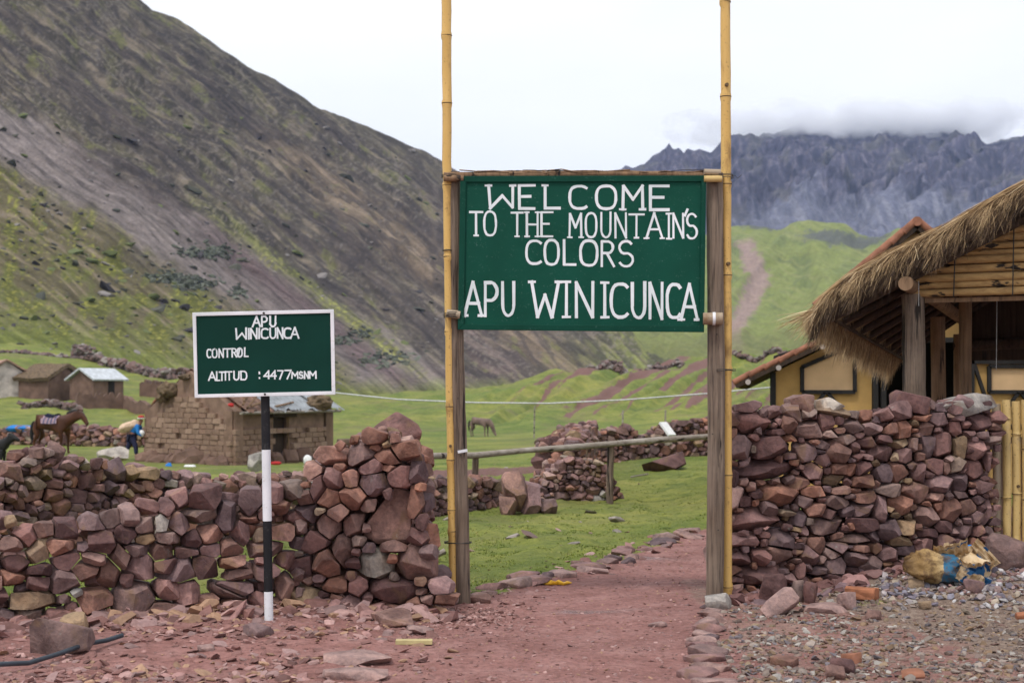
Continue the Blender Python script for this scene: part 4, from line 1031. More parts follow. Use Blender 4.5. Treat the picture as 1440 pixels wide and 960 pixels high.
def quad_board(name, mapf, corners, y0, y1, mat, parent, bevel=0):
    """flat board between local depths y0 (front) and y1; corners in picture pixels"""
    bm = bmesh.new(); c = [mapf(*p) for p in corners]
    f = [bm.verts.new((a, -y0, b)) for a, b in c]; g = [bm.verts.new((a, -y1, b)) for a, b in c]
    bm.faces.new(f); bm.faces.new(g[::-1])
    for i in range(4): bm.faces.new((f[i], g[i], g[(i + 1) % 4], f[(i + 1) % 4]))
    fix(bm)
    if bevel: bmesh.ops.bevel(bm, geom=bm.edges[:], offset=bevel, segments=1, affect='EDGES')
    return link(name, bm_mesh(name, bm), mat, parent)

# ------------------------------------------------------------------ bamboo
def bamboo(parent, pts, r0, r1, node_ts, mat, seed, name='bamboo_pole', ringmat=None, knots=()):
    rng = random.Random(seed); a = [Vector(p) for p in pts]; Ls = [0]
    for p, q in zip(a, a[1:]): Ls.append(Ls[-1] + (q - p).length)
    def at(t): q = t * Ls[-1]; return Vector([float(np.interp(q, Ls, [p[k] for p in a])) for k in range(3)])
    ts = sorted(set([0, 1] + [i / 24 for i in range(25)])); P_, Rr = [], []
    for t in ts:
        if all(abs(t - n) > .012 for n in node_ts): P_.append((t, 1.0))
    for n in node_ts: P_ += [(n - .007, .97), (n - .003, 1.09), (n + .002, 1.12), (n + .006, .98)]
    P_.sort(); pl = [at(t) + Vector((rng.gauss(0, .0012), rng.gauss(0, .0012), 0)) for t, _ in P_]
    rr = [(r0 + (r1 - r0) * t) * k for t, k in P_]
    culm = tube_obj(name, pl, rr, mat, parent, 14)
    for n in node_ts:
        p = at(n); d = (at(min(n + .01, 1)) - at(max(n - .01, 0))).normalized(); r = r0 + (r1 - r0) * n
        tube_obj('node_ring', [p - d * .004, p, p + d * .004], [r * 1.10, r * 1.17, r * 1.10], M['node'], culm, 14)
    for (t, ang) in knots:
        p = at(t); r = r0 + (r1 - r0) * t; d = Vector((math.cos(ang), math.sin(ang), 0))
        tube_obj('knot', [p + d * r * .7, p + d * r * 1.45], [r * .42, r * .34], M['black'] if False else M['node'], culm, 10)
    return culm
def post(parent, a, b, r0, r1, mat, seed, name='post', n=26, lean=.004):
    rng = random.Random(seed); a, b = Vector(a), Vector(b); pts, rr = [], []; ph = rng.uniform(0, 6)
    for i in range(n + 1):
        t = i / n; p = a.lerp(b, t) + Vector((math.sin(t * 5 + ph), math.cos(t * 4 + ph), 0)) * lean * 2
        pts.append(p); rr.append((r0 + (r1 - r0) * t) * rng.uniform(.965, 1.035))
    bm = bmesh.new(); add_tube(bm, pts, rr, 22, True, .045, rng)
    # shallow drying checks along the grain
    bm.verts.ensure_lookup_table()
    for c in range(4):
        k = rng.randrange(22); i0 = rng.randrange(0, max(1, n - 10)); i1 = min(n, i0 + rng.randrange(6, 16))
        for i in range(i0, i1):
            v = bm.verts[i * 22 + k]; v.co += (pts[i] - v.co) * .22
    fix(bm); return link(name, bm_mesh(name, bm, True, 60), mat, parent)
def wrap(parent, c, axis, r, turns, w, mat, seed, name='wire_tie'):
    rng = random.Random(seed); axis = Vector(axis).normalized(); ref = Vector((0, 1, 0)) if abs(axis.y) < .8 else Vector((1, 0, 0)); x = axis.cross(ref).normalized(); y = axis.cross(x)
    pts = []
    for i in range(int(turns * 14) + 1):
        a = i / 14 * 2 * math.pi; pts.append(Vector(c) + (x * math.cos(a) * r[0] + y * math.sin(a) * r[1]) + axis * (w * (i / (turns * 14) - .5) + rng.gauss(0, .002)))
    return tube_obj(name, pts, .0028, mat, parent, 5)

# ------------------------------------------------------------------ entrance gate
GD = 10.95
gb = P(820, 845, GD); gb.z = 0
gate = thing('entrance_gate', 'wooden gate of posts and tall bamboo poles carrying the big green welcome board', 'gate', gb)
def g_(px, py, d): return P(px, py, d) - gb
post(gate, g_(649.5, 862, GD + .02), g_(639, 242, GD + .02), .062, .050, M['wood'], 1)
post(gate, g_(1005.5, 858, GD + .02), g_(1006, 244, GD + .02), .068, .064, M['wood'], 2)
bamboo(gate, [g_(637, 852, GD + .0), g_(632, 500, GD), g_(629, 250, GD), g_(627, -150, GD)], .028, .040, [.02, .105, .135, .205, .28, .385, .49, .59, .705, .80, .90], M['bamboo'], 3, knots=[(.225, -1.6)])
bamboo(gate, [g_(1022, 870, GD + .13), g_(1021.5, 500, GD + .07), g_(1021, 250, GD + .05), g_(1019, -150, GD + .05)], .043, .038, [.045, .2, .345, .475, .60, .72, .85, .95], M['bamboo'], 4, knots=[(.49, -1.35), (.735, -1.5)])
# top rail made of a thin bundle of stems, lower rail behind the board
rngv = random.Random(31)
tp = [g_(624, 247, GD - .03), g_(700, 246, GD - .03), g_(820, 245, GD - .03), g_(920, 245, GD - .03), g_(1014, 247, GD - .03)]
tube_obj('crossbar', tp, [.026, .024, .022, .023, .030], M['wood_brown'], gate, 12, .05)
for k in range(7):
    y0 = rngv.uniform(240.5, 244); pts = [g_(x, y0 + rngv.gauss(0, 1.0) + .5 * math.sin(x / 40 + k), GD - .035 + rngv.uniform(-.02, .03)) for x in range(632 + rngv.randrange(0, 90), 1006 - rngv.randrange(0, 120), 24)]
    tube_obj('vine_stem', pts, rngv.choice([.005, .007, .0045]), M['wood_brown'], gate, 6)
for (x0, y0, x1, y1) in [(672, 243, 700, 240.5), (760, 243, 790, 240), (925, 243, 990, 238), (955, 243, 1000, 233 + 6), (770, 242, 735, 239)]:
    tube_obj('twig', [g_(x0, y0, GD - .05), g_((x0 + x1) / 2, (y0 + y1) / 2 - 1.3, GD - .05), g_(x1, y1, GD - .05)], .0022, M['wood_dark'], gate, 5)
tube_obj('crossbar', [g_(990, 242, GD - .075), g_(1013, 243, GD - .07)], [.024, .026], M['bamboo_grey'], gate, 14)
tube_obj('crossbar', [g_(990, 251.5, GD - .095), g_(1015, 251.5, GD - .09)], [.024, .026], M['bamboo_pale'], gate, 14)
tube_obj('crossbar', [g_(624, 250.5, GD - .075), g_(652, 251, GD - .075)], [.026, .025], M['wood_brown'], gate, 14, .04)
tube_obj('crossbar', [g_(660, 442, GD + .02), g_(760, 443, GD + .02), g_(880, 446, GD + .02), g_(985, 448, GD + .02)], [.030, .030, .030, .030], M['bamboo_grey'], gate, 12)
tube_obj('crossbar', [g_(988.5, 448, GD - .085), g_(1016, 448, GD - .095)], [.046, .048], M['bamboo_grey'], gate, 16)
tube_obj('crossbar', [g_(628, 440, GD - .075), g_(647, 443, GD - .075)], [.030, .034], M['bamboo_grey'], gate, 14)
tube_obj('end_ring', [g_(1002, 448, GD - .090), g_(1006, 448, GD - .092)], [.0495, .050], M['white'], gate, 16)
wrap(gate, g_(1017, 249, GD), (0, 0, 1), (.075, .12), 3, .03, M['wire'], 5); wrap(gate, g_(1018, 520, GD + .03), (0, 0, 1), (.09, .10), 2, .02, M['wire'], 6)
wrap(gate, g_(632, 248, GD - .01), (0, 0, 1), (.06, .09), 3, .025, M['wire'], 7); wrap(gate, g_(636, 443, GD - .02), (0, 0, 1), (.065, .10), 4, .05, M['wire'], 8)
wrap(gate, g_(644, 762, GD + .01), (0, 0, 1), (.105, .075), 2, .012, M['wire'], 9); wrap(gate, g_(630, 352, GD), (0, 0, 1), (.042, .042), 2, .012, M['wire'], 10)
tube_obj('wire_tie', [g_(1028, 246, GD + .02), g_(1034, 247, GD), g_(1037, 251, GD), g_(1043, 246, GD)], .0022, M['wire'], gate, 5)
for k, (x, y) in enumerate([(1008, 470), (1002, 610), (1010, 745), (648, 640), (644, 560)]):
    tube_obj('nail', [g_(x, y, GD - .05), g_(x, y, GD - .062)], .006, M['wire'], gate, 6)
bmv = bmesh.new(); add_box(bmv, (0, 0, 0), (.075, .003, .022)); o = link('paper_strip', bm_mesh('paper_strip', bmv), M['white'], gate, g_(650.5, 634, GD - .055)); o.rotation_euler = (0, -.18, 0)
# the board
SD = GD - .075; sb = P(818.5, 356, SD)
board = thing('sign_board', 'x', 'x', (0, 0, 0)); del board['label'], board['category']; board.parent = gate; board.location = sb - gb
KS = SD / F
mp1 = lambda px, py: ((px - 818.5) * KS, -(py - 356) * KS)
zz = lambda x, y: (600 + x / 3.1304, 220 + y / 3.1304)
oc = [(647.3, 248.1), (993, 247.2), (989.8, 467), (643.8, 463.5)]; ic = [(655.5, 256.5), (986.0, 255.6), (983.5, 458.0), (652.5, 456.0)]
quad_board('panel', mp1, oc, .0, -.012, M['green'], board)
for (a, b, c, d) in [(0, 1, 1, 0), (1, 2, 2, 1), (2, 3, 3, 2), (3, 0, 0, 3)]:
    quad_board('frame_strip', mp1, [oc[a], oc[b], ic[b], ic[a]], .016, .0005, M['green_trim'], board, .0025)
def zl_(items, y0, y1): return [(c, *zz(x0, 0)[:1], *zz(x1, 0)[:1], zz(0, ya)[1], zz(0, yb)[1]) for (c, x0, x1, ya, yb) in [(i[0], i[1], i[2], i[3] if len(i) > 3 else y0, i[4] if len(i) > 4 else y1) for i in items]]
W1 = [('w', 262, 392, 128, 228), ('E', 400, 478, 128, 230), ('L', 512, 590, 128, 230), ('C', 625, 712, 128, 233), ('O', 742, 838, 128, 233), ('M', 860, 955, 130, 233), ('E', 975, 1070, 130, 235)]
W2 = [('T', 190, 245, 242, 348), ('O', 250, 308, 240, 350), ('T', 372, 425, 244, 352), ('H', 437, 493, 246, 352), ('E', 500, 556, 246, 352), ('M', 627, 683, 252, 356), ('O', 697, 750, 248, 358), ('U', 765, 813, 248, 358), ('N', 826, 882, 250, 358), ('T', 892, 955, 252, 358),
      ('A', 967, 1037, 250, 360), ('I', 1056, 1076, 252, 362), ('N', 1082, 1132, 252, 360), ("'", 1134, 1150, 232, 262), ('S', 1142, 1192, 252, 362)]
W3 = [('C', 436, 508, 368, 476), ('O', 516, 584, 366, 478), ('L', 598, 658, 368, 478), ('O', 673, 755, 368, 482), ('R', 764, 828, 372, 484), ('S', 843, 912, 372, 484)]
W4 = [('A', 166, 242, 552, 700), ('P', 252, 315, 552, 702), ('U', 330, 388, 552, 702), ('W', 462, 580, 552, 706), ('I', 598, 632, 552, 706), ('N', 652, 738, 555, 708), ('I', 768, 800, 555, 708), ('C', 808, 890, 556, 712), ('U', 900, 965, 556, 712), ('N', 978, 1041, 558, 714), ('C', 1055, 1120, 558, 714), ('A', 1119, 1192, 562, 718)]
letters(zl_(W1, 125, 232), board, 'white painted word WELCOME', mp1, 4.1, .0008, 1, True, M['letter'])
letters(zl_(W2, 240, 360), board, "white painted words TO THE MOUNTAIN'S", mp1, 3.1, .0008, 2, True, M['letter'])
letters(zl_(W3, 366, 482), board, 'white painted word COLORS', mp1, 3.7, .0008, 3, False, M['letter'])
letters(zl_(W4, 552, 712), board, 'white painted words APU WINICUNCA', mp1, 4.4, .0008, 4, True, M['letter'])

# ------------------------------------------------------------------ altitude sign
PD = 9.72; pb = P(378, 885, PD); pb.z = Hs(pb.x, PD) - .08
asg = thing('altitude_sign', 'small green board with white border on a black and white banded pole', 'sign', pb)
def a_(px, py, d=PD): return P(px, py, d) - pb
top_, bot_ = a_(371, 437), a_(378.5, 892)
def pp(py): t = (py - 437) / (892 - 437); return top_.lerp(bot_, t)
for (y0, y1, m, lb) in [(437, 632, 'black', 'black band'), (632, 732, 'white', 'white band'), (732, 831, 'black', 'black band'), (831, 892, 'white', 'white band')]:
    o = tube_obj('pole', [pp(y0), pp((y0 + y1) / 2), pp(y1)], .0305, M[m], asg, 18); o['label'] = lb
BD = PD - .045; sb2 = P(371, 497, BD)
sbo = thing('sign_board', 'x', 'x'); del sbo['label'], sbo['category']; sbo.parent = asg; sbo.location = sb2 - pb
K2 = BD / F; mp2 = lambda px, py: ((px - 371) * K2, -(py - 497) * K2)
y6 = lambda x, y: (250 + x / 6, 420 + y / 6)
o2 = [y6(*p) for p in [(125, 117), (1318, 90), (1331, 808), (145, 836)]]; i2 = [y6(*p) for p in [(156, 147), (1288, 121), (1300, 779), (171, 806)]]
quad_board('panel', mp2, o2, .0, -.008, M['green2'], sbo)
for (a, b) in [(0, 1), (1, 2), (2, 3), (3, 0)]:
    quad_board('border_strip', mp2, [o2[a], o2[b], i2[b], i2[a]], .010, .0005, M['white'], sbo, .002)
for (x, y) in [(728, 122), (738, 805)]:
    q = mp2(*y6(x, y)); tube_obj('bolt', [Vector((q[0], -.008, q[1])), Vector((q[0], -.016, q[1]))], .008, M['wire'], sbo, 8)
def z6(items, dy): return [(c, 250 + x0 / 6, 250 + x1 / 6, 420 + (ya + dy * (x0 - 125)) / 6, 420 + (yb + dy * (x0 - 125)) / 6) for (c, x0, x1, ya, yb) in items]
letters(z6([('A', 632, 697, 150, 235), ('P', 705, 757, 148, 235), ('U', 775, 830, 146, 235)], 0), sbo, 'white painted word APU', mp2, 2.6, .0008, 11, False, M['letter'])
letters(z6([('w', 484, 588, 250, 340), ('I', 590, 608, 250, 338), ('N', 612, 672, 250, 336), ('I', 678, 698, 248, 336), ('C', 702, 766, 250, 336), ('U', 775, 830, 248, 334), ('N', 838, 890, 246, 334), ('C', 895, 960, 246, 334), ('A', 953, 1022, 242, 332)], 0), sbo, 'white painted word WINICUNCA', mp2, 2.5, .0008, 12, False, M['letter'])
letters(z6([('C', 245, 283, 425, 497), ('O', 290, 333, 423, 497), ('N', 345, 388, 422, 495), ('T', 392, 445, 420, 492), ('R', 455, 497, 420, 490), ('O', 500, 546, 416, 490), ('L', 560, 598, 416, 487)], 0), sbo, 'white painted word CONTROL', mp2, 2.1, .0008, 13, False, M['letter'])
letters(z6([('A', 260, 320, 618, 688), ('L', 325, 357, 616, 688), ('T', 350, 396, 616, 688), ('I', 396, 412, 614, 686), ('T', 412, 458, 614, 684), ('U', 470, 520, 612, 684), ('D', 530, 583, 612, 682), (':', 677, 700, 612, 678)], 0), sbo, 'white painted word ALTITUD', mp2, 2.1, .0008, 14, False, M['letter'])
letters(z6([('4', 727, 780, 608, 674), ('4', 783, 832, 606, 672), ('7', 845, 892, 604, 678), ('7', 905, 957, 602, 676), ('M', 962, 1015, 618, 672), ('S', 1024, 1058, 616, 670), ('N', 1068, 1105, 614, 670), ('M', 1112, 1168, 612, 670)], 0), sbo, 'white painted figures 4477 MSNM', mp2, 2.1, .0008, 15, False, M['letter'])

# ------------------------------------------------------------------ rail fence and rope
fb = on_ground(668, 20)
rail = thing('rail_fence', 'grey pole rail on two posts crossing the meadow behind the gate', 'fence', fb)
tube_obj('rail', [P(560, 643, 18.6) - fb, P(600, 641, 19.1) - fb, P(668, 640, 20.0) - fb, P(740, 633, 20.4) - fb, P(800, 629, 20.6) - fb, P(858, 624, 20.9) - fb, P(930, 618, 21.2) - fb, P(1040, 611, 21.8) - fb], [.044, .042, .045, .040, .045, .042, .047, .04], M['wood_rail'], rail, 12, .06)
for (x, d, yt, w) in [(668, 20.05, 641, .05), (858, 20.95, 627, .055)]:
    g = on_ground(x, d); g.z -= .1; post(rail, g - fb, P(x, yt, d) - fb, w, w * .9, M['wood'], int(x), n=10)
rp = [P(470, 552, 26), P(560, 561.5, 26), P(670, 566, 26), P(773, 567, 26), P(880, 562, 26), P(997, 553, 26), P(1100, 543, 26)]
set_props(tube_obj('rope', rp, .014, M['rope']), 'thin pale rope stretched across the meadow above the rail', 'rope')

# ------------------------------------------------------------------ things lying about
hp = [(-30, 956), (0, 948), (40, 941), (80, 930), (120, 919), (150, 910), (172, 903)]
pts = [gpt(*p) + Vector((0, 0, .045 + .01 * math.sin(i * 2))) for i, p in enumerate(hp)]
set_props(tube_obj('hose', pts, .015, M['hose'], seg=12), 'black plastic hose lying on the ground at the lower left corner', 'hose')
hp = [(118, 912), (135, 908), (150, 906), (160, 908)]
q = gpt(1214, 845); bk = thing('brick', 'single orange brick lying at the foot of the right stone wall', 'brick', q + Vector((0, .05, .05)), -.55)
bm = bmesh.new(); add_box(bm, (0, 0, 0), (.235, .12, .085)); bmesh.ops.subdivide_edges(bm, edges=bm.edges[:], cuts=2, use_grid_fill=True)
for v in bm.verts: v.co += Vector((RNG.gauss(0, .0022), RNG.gauss(0, .0022), RNG.gauss(0, .0022)))
bmesh.ops.bevel(bm, geom=[e for e in bm.edges if e.calc_face_angle(0) > .6], offset=.005, segments=1, affect='EDGES')
link('brick_body', bm_mesh('brick_body', bm), M['brick'], bk)
def fragment(label, px, py, w, h, mat, seed, cat='brick fragment', name='brick_fragment'):
    rng = random.Random(seed); p = gpt(px, py); k = p.y / F; hh = (w * k / 2, w * k / 3, h * k / 2)
    bm = rock_bm(hh, rng, .004, 1, .004, .8, 5); o = link(name, bm_mesh(name, bm, angle=40), mat, None, p + Vector((0, 0, hh[2] * .7))); return set_props(o, label, cat)
fragment('small orange brick fragment on the gravel at the bottom right', 1283, 953, 30, 12, M['tile'], 3)
fragment('bright orange tile chip at the right edge of the gravel', 1436, 870, 16, 12, M['brick'], 4)
fragment('broken hollow brick half sunk in gravel right of the rough maroon rock', 1198, 932, 28, 18, M['tile'], 5)
q = gpt(582, 908); o = box_obj('lath', q + Vector((0, .02, .02)), (.235, .06, .03), M['lath'], None, .03, .003); set_props(o, 'short pale yellow wooden lath lying on the red soil left of the lane', 'wood piece')
q = gpt(780, 823); rg = random.Random(4); pts = [q + Vector(((i - 4) * .036, .03 * math.sin(i * 1.9), .018 + .008 * math.sin(i * 2.7))) for i in range(9)]
bm = bmesh.new(); add_tube(bm, pts, [.006, .022, .018, .026, .018, .024, .016, .02, .005], 8, True, .4, rg); bmesh.ops.scale(bm, vec=(1, 1, .8), verts=bm.verts, space=Matrix.Translation(-q)); fix(bm)
set_props(link('rag', bm_mesh('rag', bm), M['yellow']), 'crumpled yellow plastic strip lying at the left edge of the lane', 'rag')
q = gpt(612, 792); o = tube_obj('branch', [q + Vector((-.10, .0, .03)), q + Vector((0, .02, .06)), q + Vector((.09, .05, .10))], [.022, .026, .03], M['wood_rail'], None, 8, .15); set_props(o, 'bleached bone coloured stick beside the stone pillar on the grass', 'stick')
q = gpt(1205, 672)
for (px, py, w, lb) in [(900, 672, 26, 'pale broken stick lying on the meadow below the long dark boulder'), (940, 655, 20, 'thin grey stick lying near the far stone wall')]:
    q = gpt(px, py); k = q.y / F; o = tube_obj('stick', [q + Vector((-w * k / 2, 0, .02)), q + Vector((0, .05, .05)), q + Vector((w * k / 2, .3, .06))], .02, M['wood_rail'], None, 6, .2); set_props(o, lb, 'stick')

# cement bag: a slumped sack with a blue band and a crumpled torn end
def lumpy(bm, c, r, seed, amp=.15, sub=3, rot=None, sq=1.0):
    from mathutils import noise
    x = bmesh.ops.create_icosphere(bm, subdivisions=sub, radius=1); o = Vector((seed * 3.1, seed * 1.7, 0))
    for v in x['verts']:
        n = v.co.normalized(); f = 1 + amp * noise.noise(n * 1.6 + o) + amp * .7 * noise.noise(n * 4 + o) + amp * .35 * noise.noise(n * 9 + o)
        p = Vector([math.copysign(abs(n[k]) ** sq, n[k]) * r[k] * f for k in range(3)])
        if rot: p = rot @ p
        v.co = p + Vector(c)
    return x['verts']
s = NB('cement_sack'); v = s.coord('Object'); sx = s.n('ShaderNodeSeparateXYZ'); s.l(v, sx.inputs[0]); n = s.noise(v, 16, 6, .7); n2 = s.noise(v, 5, 4)
xx = s.math('ADD', sx.outputs[0], s.math('MULTIPLY', s.math('SUBTRACT', n2, .5), .08))
c = s.ramp(s.mr(xx, -.3, .3), [(0, (.13, .075, .03)), (.22, (.25, .15, .055)), (.40, (.42, .28, .12)), (.50, (.48, .35, .18)), (.515, (.02, .13, .24)), (.72, (.02, .12, .22)), (.735, (.62, .45, .26))])
c = s.mix(s.mr(n, .46, .62, 0, .85), c, (.12, .065, .03)); s.bump(n, .9, .02); M['sack'] = s.out(c, .6)
s = NB('sack_paper'); v = s.coord('Object'); n = s.noise(v, 9, 5, .6); n2 = s.noise(v, 5, 3, .5, 1)
c = s.ramp(n, [(.3, (.42, .27, .12)), (.55, (.66, .50, .31)), (.8, (.78, .66, .47))]); c = s.mix(s.mr(n2, .57, .60), c, (.03, .14, .32)); s.bump(n, .5, .01); M['sack_paper'] = s.out(c, .6)
q = gpt(1318, 822); q += Vector((0, -.02, .0))
sack = thing('cement_sack', 'dirty tan paper sack with a blue band, slumped against the right stone wall', 'sack', q)
bm = bmesh.new(); lumpy(bm, (-.03, 0, .13), (.22, .13, .115), 3, .30, 4, Matrix.Rotation(.12, 3, 'Y'), .8); link('sack_body', bm_mesh('sack_body', bm, True), M['sack'], sack)
rg = random.Random(8)
def crumple(c, s_, seed, rot):
    from mathutils import noise
    bm = bmesh.new(); n = 14; V = [[None] * (n + 1) for _ in range(n + 1)]
    for i in range(n + 1):
        for j in range(n + 1):
            u, w = i / n - .5, j / n - .5; f = abs((u * 5 + .7 * w + seed) % 1.0 - .5) * .30 + .12 * noise.noise(Vector((u * 4, w * 4, seed)))
            V[i][j] = bm.verts.new(rot @ Vector((u * s_[0], f * s_[2] + .4 * s_[2] * (u * u), w * s_[1] * (1 + .3 * u))) + Vector(c))
    for i in range(n):
        for j in range(n): bm.faces.new((V[i][j], V[i + 1][j], V[i + 1][j + 1], V[i][j + 1]))
    r = bmesh.ops.solidify(bm, geom=bm.faces[:], thickness=.004); fix(bm)
    return link('sack_flap', bm_mesh('sack_flap', bm, angle=30), M['sack_paper'], sack)
crumple((.20, .00, .20), (.30, .24, .30), .3, Matrix.Rotation(.3, 3, 'Y') @ Matrix.Rotation(-.5, 3, 'X'))
crumple((.33, .02, .20), (.20, .22, .30), .8, Matrix.Rotation(-.7, 3, 'Y') @ Matrix.Rotation(-.3, 3, 'X'))
crumple((.25, -.08, .11), (.30, .16, .25), 1.4, Matrix.Rotation(.9, 3, 'X'))
crumple((.10, -.02, .25), (.26, .14, .2), 2.2, Matrix.Rotation(.7, 3, 'X') @ Matrix.Rotation(-.2, 3, 'Y'))
crumple((.22, -.16, .05), (.26, .12, .12), 3.1, Matrix.Rotation(.5, 3, 'Y') @ Matrix.Rotation(.2, 3, 'X'))
bm = bmesh.new(); lumpy(bm, (.26, .03, .12), (.15, .09, .10), 5, .3, 3); link('sack_body', bm_mesh('sack_body', bm, angle=40), M['sack_paper'], sack)
q = gpt(1405, 812); bm = bmesh.new(); lumpy(bm, q + Vector((-.02, .55, .12)), (.14, .08, .05), 9, .3, 3); set_props(link('plastic_sheet', bm_mesh('plastic_sheet', bm, True), M['cloth_blue']), 'scrap of blue plastic behind the rounded pink boulder', 'plastic scrap')

# ------------------------------------------------------------------ bamboo fence at the right edge
fd = 12.15; fb2 = P(1400, 790, fd)
bf = thing('bamboo_fence', 'upright bamboo pole fence at the right edge next to the stone wall', 'fence', fb2)
for i, (x, w, m, yt) in enumerate([(1391, 9, 'bamboo', 640), (1401, 12.5, 'bamboo_grey', 568), (1415.5, 11.5, 'bamboo_pale', 562), (1429, 12, 'bamboo_pale', 564), (1443, 12, 'bamboo_pale', 562), (1457, 12, 'bamboo', 566), (1471, 11, 'bamboo_pale', 561), (1485, 12, 'bamboo', 565), (1499, 12, 'bamboo_pale', 563)]):
    dd = fd + .04 * (i % 2); rr = w / 2 * dd / F
    bamboo(bf, [P(x, 812, dd) - fb2, P(x + 1, 690, dd) - fb2, P(x - .5, yt, dd) - fb2], rr, rr, sorted([.15 + .1 * math.sin(i * 2.3), .46 + .12 * math.sin(i * 3.1), .8 + .1 * math.sin(i)]), M[m], 40 + i, knots=[(.52, -1.6)] if i == 3 else ())
tube_obj('rail', [P(1388, 600, fd + .1) - fb2, P(1520, 600, fd + .1) - fb2], .025, M['bamboo_grey'], bf, 10)
tube_obj('rail', [P(1388, 735, fd + .1) - fb2, P(1520, 735, fd + .1) - fb2], .025, M['bamboo_grey'], bf, 10)

# ------------------------------------------------------------------ adobe hut in the meadow
A_, C_, B_ = P(205, 0, 46.5), P(328, 0, 43.0), P(457, 0, 47.5)
for v_ in (A_, C_, B_): v_.z = -.60
EZ, RZ = 1.10, 2.35
hut = thing('adobe_house', 'crumbling mud brick house with tin roof in the meadow behind the small sign', 'house', C_)
BR = []
for k in range(8):
    rg = random.Random(k); bm = bmesh.new(); add_box(bm, (0, 0, 0), (1, .16, 1))
    for v in bm.verts: v.co += Vector((rg.gauss(0, .02), rg.gauss(0, .007), rg.gauss(0, .04)))
    bmesh.ops.bevel(bm, geom=bm.edges[:], offset=.035, segments=1, affect='EDGES')
    me = bm_mesh('brick', bm); rnd_attr(me, (k + .5) / 8); me.materials.append(M['adobe']); BR.append(me)
def brick_face(a, b, zt, holes, seed, bl=.40, bh=.165, z0=-.5):
    rg = random.Random(seed); d = (b - a); L = d.length; u = d.normalized(); yaw = math.atan2(u.y, u.x); k = 0; z = z0
    nrm = Vector((u.y, -u.x, 0))
    while z < RZ:
        x = -bl * .5 * (k % 2) + rg.uniform(-.05, .05)
        while x < L:
            w = bl * rg.uniform(.8, 1.15); x0, x1 = max(x, 0), min(x + w, L); x += w
            if x1 - x0 < .08: continue
            xm, zm = (x0 + x1) / 2, z + bh / 2
            if z + bh * .8 > zt(xm) or any(h0 < xm < h1 and zm < hz for h0, h1, hz in holes): continue
            if z < -.1 and rg.random() < .3: continue
            if rg.random() < .02: continue
            o = bpy.data.objects.new('brick', rg.choice(BR)); COL.objects.link(o); o.parent = hut
            o.location = a + u * xm + nrm * rg.gauss(.0, .012) + Vector((0, 0, zm - a.z)) - C_ + Vector((0, 0, a.z)) 
            o.scale = (x1 - x0 - .010, 1, bh - .008); o.rotation_euler = (0, rg.gauss(0, .006), yaw + rg.gauss(0, .008))
        z += bh; k += 1
gab = lambda t: EZ + (RZ - EZ) * (1 - abs(2 * t - 1))
LA = (C_ - A_).length; LB = (B_ - C_).length
brick_face(A_, C_, lambda x: gab(x / LA) + .04, [], 1)
brick_face(C_, B_, lambda x: EZ + .02, [(LB * .40, LB * .62, .92)], 2)
uA = (C_ - A_).normalized(); uB = (B_ - C_).normalized(); nA = Vector((-uA.y, uA.x, 0)); nB = Vector((-uB.y, uB.x, 0))
def core(a, b, top, name='wall', inset=.05, th=.3):
    u = (b - a).normalized(); n = Vector((-u.y, u.x, 0)); pts = [a + n * inset] + [b + n * inset] + [Vector((p.x, p.y, 0)) + n * inset + Vector((0, 0, z)) for p, z in top]
    return poly_obj(name, [p - C_ for p in pts], th, M['mud'], hut, n)
core(A_, C_, [(C_, EZ), ((A_ + C_) / 2, RZ), (A_, EZ)])
d0, d1 = C_ + uB * LB * .42, C_ + uB * LB * .60
core(C_, d0, [(d0, EZ), (C_, EZ)]); core(d1, B_, [(B_, EZ), (d1, EZ)])
beam_obj('lintel', d0 - uB * .2 + Vector((0, 0, 1.55)) - C_, d1 + uB * .2 + Vector((0, 0, 1.55)) - C_, .22, .12, M['wood_dark'], hut)
poly_obj('door', [d0 + nB * .25 - C_, d1 + nB * .25 - C_, d1 + nB * .25 + Vector((0, 0, 1.5)) - C_, d0 + nB * .25 + Vector((0, 0, 1.5)) - C_], .05, M['wood_dark'], hut, nB)
for t in (0, 1): beam_obj('door_jamb', (d0, d1)[t] + nB * .1 - C_, (d0, d1)[t] + nB * .1 + Vector((0, 0, 1.5)) - C_, .09, .09, M['wood_brown'], hut)
A2, B2 = A_ + (B_ - C_), B_
core(A2, B2, [(B2, EZ), ((A2 + B2) / 2, RZ), (A2, EZ)]); core(A_, A2, [(A2, EZ), (A_, EZ)], inset=-.25)
def tin_sheet(p00, p10, p01, name, mat, parent, base, waves=8, amp=.02, seed=0, jag=.0):
    """corrugated sheet: p00-p10 along the ridge, p00-p01 down the slope"""
    rg = random.Random(seed); n = waves * 6; e1, e2 = p10 - p00, p01 - p00; nn = e1.cross(e2).normalized()
    if nn.z < 0: nn = -nn
    V, Fc = [], []; m = 5
    for j in range(m + 1):
        for i in range(n + 1):
            sag = .03 * math.sin(i / n * 9 + seed) * (j / m)
            V.append(p00 + e1 * (i / n) + e2 * (j / m * (1 + (jag * math.sin(i / n * 17 + seed) if j == m else 0))) + nn * (amp * math.sin(i / n * waves * 2 * math.pi) + sag) - base)
    for j in range(m):
        for i in range(n): a = j * (n + 1) + i; Fc.append((a, a + 1, a + n + 2, a + n + 1))
    bm = bmesh.new(); vs = [bm.verts.new(v) for v in V]
    for f in Fc: bm.faces.new([vs[i] for i in f])
    bmesh.ops.solidify(bm, geom=bm.faces[:], thickness=.006)
    return link(name, bm_mesh(name, bm, True), mat, parent)
g0 = (A_ + C_) / 2; g1 = g0 + (B_ - C_)
up = lambda p, z: Vector((p.x, p.y, z))
